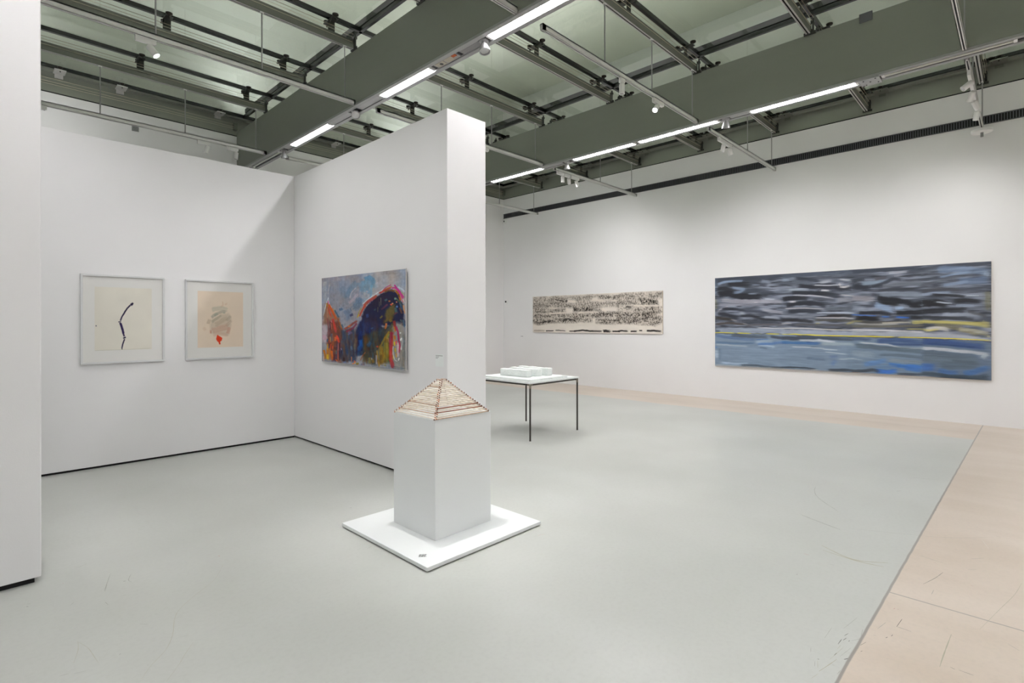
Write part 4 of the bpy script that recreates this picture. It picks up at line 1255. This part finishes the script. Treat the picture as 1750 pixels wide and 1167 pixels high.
ART_WASH="""
b bdb09c 20 55 289,509 470,410 664,388 740,468 726,608 664,799 468,767 278,754 266,608
s b9b7a4 89 50 301,332 470,300 664,328
s a09c8c 60 60 289,469 373,410 542,359 616,378
s 8f978a 50 50 350,440 433,391
s a39a86 50 50 301,548 433,469 518,429
s b29c84 69 50 219,587 254,490
s b5a48e 89 50 373,608 567,509 664,468
s aea08c 60 50 616,528 678,468 726,427
s b09a86 60 50 616,628 689,548 740,507
s c09682 108 50 301,706 470,668 664,628
s c48c78 70 50 639,758 689,628
s b87a66 31 60 278,754 280,685
s c8a48e 69 40 324,784 468,757 664,789
s d0b398 67 35 115,685 184,646
s d4b195 25 50 530,181 542,239 493,280
s d4b195 34 40 579,239 641,208
s 7a9a88 15 60 542,383 584,383
s d9cab4 13 70 493,399 421,449
s d9cab4 12 70 664,579 740,528
s d9cab4 12 70 266,627 289,548
s d9cab4 10 70 470,410 458,380
b d63a18 4 100 433,771 462,796 517,816 526,841 515,880 482,905 487,945 462,952 445,914 408,885 384,844 408,800
s b82810 26 80 456,835 450,856
s a0937e 4 60 777,968 814,966 953,969
"""

PM = paint_mat('oil_pigment', .55); PMM = paint_mat('matt_pigment', .85)
# large seascape on the right wall
c = Canvas(760, 330, '4d535f', 2.62)
n1 = vnoise(330, 760, 60, 7, 1); n2 = vnoise(330, 760, 30, 4, 2)
t = np.clip((n1-.35)*2.6, 0, 1)[..., None]; c.c = c.c*(1-t)+hexc('8b92a3')*t
t = np.clip((n2-.55)*5, 0, 1)[..., None]*.8; c.c = c.c*(1-t)+hexc('2d3038')*t
c.run(ART_SEA, dry=.4)
k_ = 8; pad_ = np.pad(c.c, ((0, 0), (k_, k_), (0, 0)), 'edge')          # wet horizontal drag of the brush
blur_ = sum(pad_[:, i:i+760] for i in range(2*k_+1))/(2*k_+1); wgt_ = np.clip(.25+vnoise(330, 760, 50, 6, 8)*.75, 0, .85)[..., None]
c.c = c.c*(1-wgt_)+blur_*wgt_
n3 = vnoise(330, 760, 40, 3, 3)-.5; c.c = c.c*(1+n3[..., None]*.22)
sea = empty('seascape_painting', (WX, 2.459, 1.58))
part(MB().box(WX-.038, WX-.001, .360, 4.558, .685, 2.473), 'stretched_canvas', M['canvas'], sea, bevel=.002)
c.mesh('painted_surface', (WX-.0395, 4.558, 2.473), (0, -4.198, 0), (0, 0, -1.788), PM, sea, sea, 1.0)
tag(sea, 'very wide abstract seascape with dark clouds and a yellow horizon line on the right wall', 'painting')
# scroll-like black and cream painting
c = Canvas(700, 180, 'e2dad1', 3.2)
nn = vnoise(180, 700, 2.6, 4.4, 9, 1); sp = np.clip((nn-.45)*4.6, 0, 1); nb = vnoise(180, 700, 40, 12, 10, 3)
speck = np.clip(sp*.75+np.clip(nb-.40, 0, 1)*1.1, 0, 1)
c.run(ART_SCROLL, tex=speck*.85, dry=.6)
c.c *= (1+(vnoise(180, 700, 50, 20, 12)[..., None]-.5)*.08)
sc = empty('scroll_painting', (WX, 7.656, 1.79))
part(MB().box(WX-.028, WX-.001, 5.738, 9.575, 1.312, 2.271), 'stretched_canvas', M['canvas'], sc, bevel=.004)
c.mesh('painted_surface', (WX-.0295, 9.575, 2.271), (0, -3.837, 0), (0, 0, -.959), PMM, sc, sc, 1.0)
tag(sc, 'long narrow cream painting with black speckled bands, far end of the right wall', 'painting')
# mountain painting on the centre partition
c = Canvas(400, 400, '94959e', .90)
c.c *= (1+(vnoise(400, 400, 30, 60, 20)[..., None]-.5)*.25)
c.run(ART_HILL, dry=.35)
hm = np.clip((np.linspace(0, 1, 400)[:, None]-.38)*3, 0, 1)*(np.clip(.62-c.c.mean(2), 0, .25)*4)   # broken vertical colour in the painted hills
va = (vnoise(400, 400, 16, 60, 31)-.5)*hm; vb = (vnoise(400, 400, 7, 26, 32)-.5)*hm
c.c = np.clip(c.c+va[..., None]*np.array([.45, .15, -.2])+vb[..., None]*np.array([-.05, .18, .3]), 0, 1)
vs_ = (vnoise(400, 400, 60, 60, 33)-.5)*(1-np.clip((np.linspace(0, 1, 400)[:, None]-.3)*3, 0, 1))
c.c = np.clip(c.c+vs_[..., None]*np.array([-.12, .02, .18]), 0, 1)
st = vnoise(400, 400, 6, 50, 21)-.5; st2 = vnoise(400, 400, 10, 10, 22)-.5
c.c = np.clip(c.c*(1+(st*.14+st2*.2)[..., None]), 0, 1)
hill = empty('mountain_painting', (3.116, 5.38, 1.6))
part(MB().box(3.092, 3.1155, 4.515, 6.25, 1.13, 2.07), 'backing_board', M['gap'], hill)
part(MB().box(3.086, 3.092, 4.477, 6.29, 1.078, 2.108), 'paper_edge', M['board'], hill)
c.mesh('painted_surface', (3.0845, 6.29, 2.115), (0, -1.808, -.012), (0, 0, -1.03), PMM, hill, hill, 1.0)
tag(hill, 'colourful abstract painting of a dark blue and orange mountain on the centre partition', 'painting')
# two framed works on paper
def framed(name, x0, x1, z0, z1, px0, px1, pz0, pz1, base, art, label, seed, gain=1):
    Y = 7.15; root = empty(name, ((x0+x1)/2, Y, (z0+z1)/2)); fwid, fd = .020, .032
    f = MB().box(x0, x1, Y-fd, Y-.002, z1-fwid, z1).box(x0, x1, Y-fd, Y-.002, z0, z0+fwid).box(x0, x0+fwid, Y-fd, Y-.002, z0+fwid, z1-fwid).box(x1-fwid, x1, Y-fd, Y-.002, z0+fwid, z1-fwid)
    part(f, 'frame', M['frame'], root, bevel=.0015)
    part(MB().box(x0+.01, x1-.01, Y-.016, Y-.004, z0+.01, z1-.01), 'mount', M['board'], root)
    part(MB().box(x0+fwid, x1-fwid, Y-.026, Y-.024, z0+fwid, z1-fwid), 'glazing', M['pane'], root)
    w = 220; h = int(w*(pz1-pz0)/(px1-px0)); c = Canvas(w, h, base, .87)
    c.c *= (1+(vnoise(h, w, 60, 60, seed)[..., None]-.5)*.05); c.run(art, dry=.25)
    c.mesh('paper', (px0, Y-.0175, pz1), (px1-px0, 0, 0), (0, 0, -(pz1-pz0)), PMM, root, root, gain)
    return tag(root, label, 'framed picture', 'framed works in the alcove')
framed('framed_drawing', .836, 1.594, 1.122, 2.082, .955, 1.471, 1.264, 1.950, 'e4e0d4', ART_INK, 'framed cream sheet with one dark bent brush line, left picture in the alcove', 31)
framed('framed_watercolour', 1.805, 2.572, 1.122, 2.080, 1.935, 2.450, 1.262, 1.948, 'e3d2be', ART_WASH, 'framed peach sheet with a grey wash and a red mark, right picture in the alcove', 32)

# ---------------------------------------------------------------- scuffs and scratches on the floor
SCUFFS="""
g 0.0055 0.621,4.073 0.558,3.843
g 0.0053 0.583,3.930 0.559,3.830
d 0.0066 0.657,3.901 0.669,3.894
g 0.0054 0.711,3.980 0.683,3.898 0.691,3.853
g 0.0042 0.620,3.702 0.637,3.691
g 0.0049 0.538,3.683 0.545,3.635
g 0.0042 0.418,3.807 0.398,3.777
d 0.0061 0.228,3.934 0.237,3.928
o 0.0030 0.379,3.328 0.370,3.238 0.340,3.120
o 0.0029 0.381,3.310 0.405,3.217 0.415,3.104 0.420,3.044
g 0.0037 0.623,3.283 0.655,3.250
g 0.0045 0.699,3.338 0.713,3.329
g 0.0034 0.735,3.003 0.773,2.992
o 0.0034 1.155,3.716 1.043,3.525 0.902,3.399 0.783,3.262 0.715,3.052 0.660,2.937 0.583,2.848 0.532,2.770
o 0.0027 0.769,2.909 0.711,2.827 0.674,2.767 0.600,2.669
g 0.0044 0.285,3.052 0.314,3.047
g 0.0034 0.332,3.028 0.370,3.015
d 0.0044 0.498,3.050 0.506,3.053
g 0.0032 0.572,2.859 0.575,2.866
r 0.0067 1.170,3.871 1.178,3.857
r 0.0041 0.402,4.135 0.403,4.124
g 0.0048 0.479,4.324 0.542,4.352
g 0.0044 0.232,3.969 0.248,3.959
d 0.0053 2.927,0.649 2.987,0.646
d 0.0048 3.027,0.644 3.066,0.634
d 0.0047 2.979,0.639 3.014,0.632
d 0.0054 2.988,0.618 3.000,0.615
d 0.0045 2.817,0.640 2.845,0.636
d 0.0083 2.813,0.600 2.835,0.588
d 0.0075 2.732,0.689 2.736,0.682
o 0.0031 2.720,0.685 2.665,0.670
g 0.0031 2.706,0.692 2.665,0.683
g 0.0027 2.940,0.709 3.066,0.707
g 0.0028 3.095,0.662 3.258,0.635
o 0.0026 2.880,0.642 2.930,0.637
o 0.0028 2.765,0.648 2.816,0.639 2.919,0.624
o 0.0060 2.639,0.660 2.682,0.649 2.755,0.632 2.792,0.624
g 0.0031 2.732,0.630 2.736,0.618
g 0.0036 2.675,0.596 2.714,0.592
o 0.0023 2.562,0.671 2.622,0.657
g 0.0035 3.085,0.584 3.158,0.591
g 0.0034 3.002,0.610 3.055,0.580
g 0.0026 2.823,0.619 2.936,0.597
d 0.0034 2.990,0.570 3.041,0.555
d 0.0040 2.935,0.558 2.947,0.553
d 0.0052 3.304,0.471 3.408,0.463
d 0.0044 3.304,0.471 3.302,0.411
g 0.0036 3.216,0.537 3.311,0.518
d 0.0056 3.147,0.493 3.163,0.488
d 0.0053 3.184,0.476 3.205,0.473
g 0.0032 3.136,0.544 3.139,0.527
r 0.0047 3.496,0.512 3.511,0.508
r 0.0055 3.511,0.497 3.507,0.492
g 0.0032 2.807,0.735 2.767,0.726
g 0.0064 5.593,1.422 5.468,1.400 5.270,1.322 4.990,1.105
g 0.0048 5.234,1.313 5.014,1.119
d 0.0065 4.701,1.306 4.561,0.995
g 0.0053 4.665,1.254 4.572,1.036
o 0.0189 4.149,1.019 4.046,0.810 4.144,0.635
o 0.0185 4.069,0.992 4.037,0.795 4.056,0.646
g 0.0067 5.967,0.851 6.006,0.821
g 0.0073 6.584,0.853 6.690,0.605
g 0.0042 4.633,0.973 4.900,0.443 5.169,0.164
g 0.0058 5.209,0.152 5.204,0.127
g 0.0049 4.422,0.510 4.384,0.362
d 0.0053 3.954,0.434 4.094,0.393 4.225,0.366
g 0.0043 3.833,0.384 3.909,0.381
r 0.0054 3.920,1.068 3.916,1.036
r 0.0055 4.128,0.233 4.124,0.218
o 0.0039 4.377,0.015 4.161,0.043 3.904,0.096 3.562,0.166
o 0.0095 3.411,0.264 3.195,0.273 3.050,0.277
d 0.0048 3.083,0.243 3.077,0.226
d 0.0048 3.083,0.214 3.081,0.163
g 0.0039 3.500,0.061 3.463,0.020
d 0.0093 5.577,0.535 5.585,0.526
g 0.0051 4.586,0.259 4.664,0.194
g 0.0049 4.380,0.259 4.421,0.216
w 0.0045 5.055,0.222 4.879,0.178
g 0.0035 3.863,0.902 3.865,0.876
d 0.0041 3.559,1.012 3.574,1.009
r 0.0042 2.766,2.666 2.771,2.661
r 0.0049 2.713,2.502 2.716,2.499
r 0.0039 2.904,2.554 2.935,2.552 2.960,2.536
g 0.0046 2.221,2.641 2.301,2.621
g 0.0038 2.201,2.670 2.305,2.649
g 0.0042 2.814,2.579 2.815,2.575
g 0.0038 2.208,2.659 2.295,2.625
g 0.0031 2.288,2.690 2.322,2.675
d 0.0082 2.247,4.081 2.256,4.066
g 0.0033 1.920,3.251 1.982,3.276
"""

SM = [mat('scuff_dark', '5c5b57', .6), mat('scuff_grey', '96978f', .5), mat('scuff_ochre', 'a9a592', .5), mat('scuff_red', 'b98078', .5), mat('scuff_pale', 'd4d2cb', .5)]
mb = MB(); rnd = random.Random(4)
for l in SCUFFS.strip().splitlines():
    f = l.split(); w = float(f[1])*.5; P = [Vector((*map(float, q.split(',')), 0)) for q in f[2:]]; mb.cur = 'dgorw'.index(f[0])
    Q = []
    for i in range(len(P)-1):
        p0, p1, p2, p3 = P[max(i-1, 0)], P[i], P[i+1], P[min(i+2, len(P)-1)]
        for k in range(6):
            t = k/6; Q.append(.5*((2*p1)+(-p0+p2)*t+(2*p0-5*p1+4*p2-p3)*t*t+(-p0+3*p1-3*p2+p3)*t**3))
    Q.append(P[-1]); vs = []; n = len(Q)
    for i, q in enumerate(Q):
        d = (Q[min(i+1, n-1)]-Q[max(i-1, 0)]); d = d.normalized() if d.length > 1e-6 else Vector((1, 0, 0)); nn = Vector((-d.y, d.x, 0))
        ww = w*(.35+.65*math.sin(math.pi*min(max((i+.4)/(n-.2), 0), 1)))*rnd.uniform(.7, 1.2)
        vs += [q+nn*ww*.5+Vector((0, 0, .0006)), q-nn*ww*.5+Vector((0, 0, .0006))]
    mb.add(vs, [(2*i, 2*i+1, 2*i+3, 2*i+2) for i in range(n-1)])
sc_o = mb.build('floor_scuffs', SM)
tag(sc_o, 'faint scuffs, scratches and specks scattered over the concrete floor', 'scuff marks', kind='stuff')
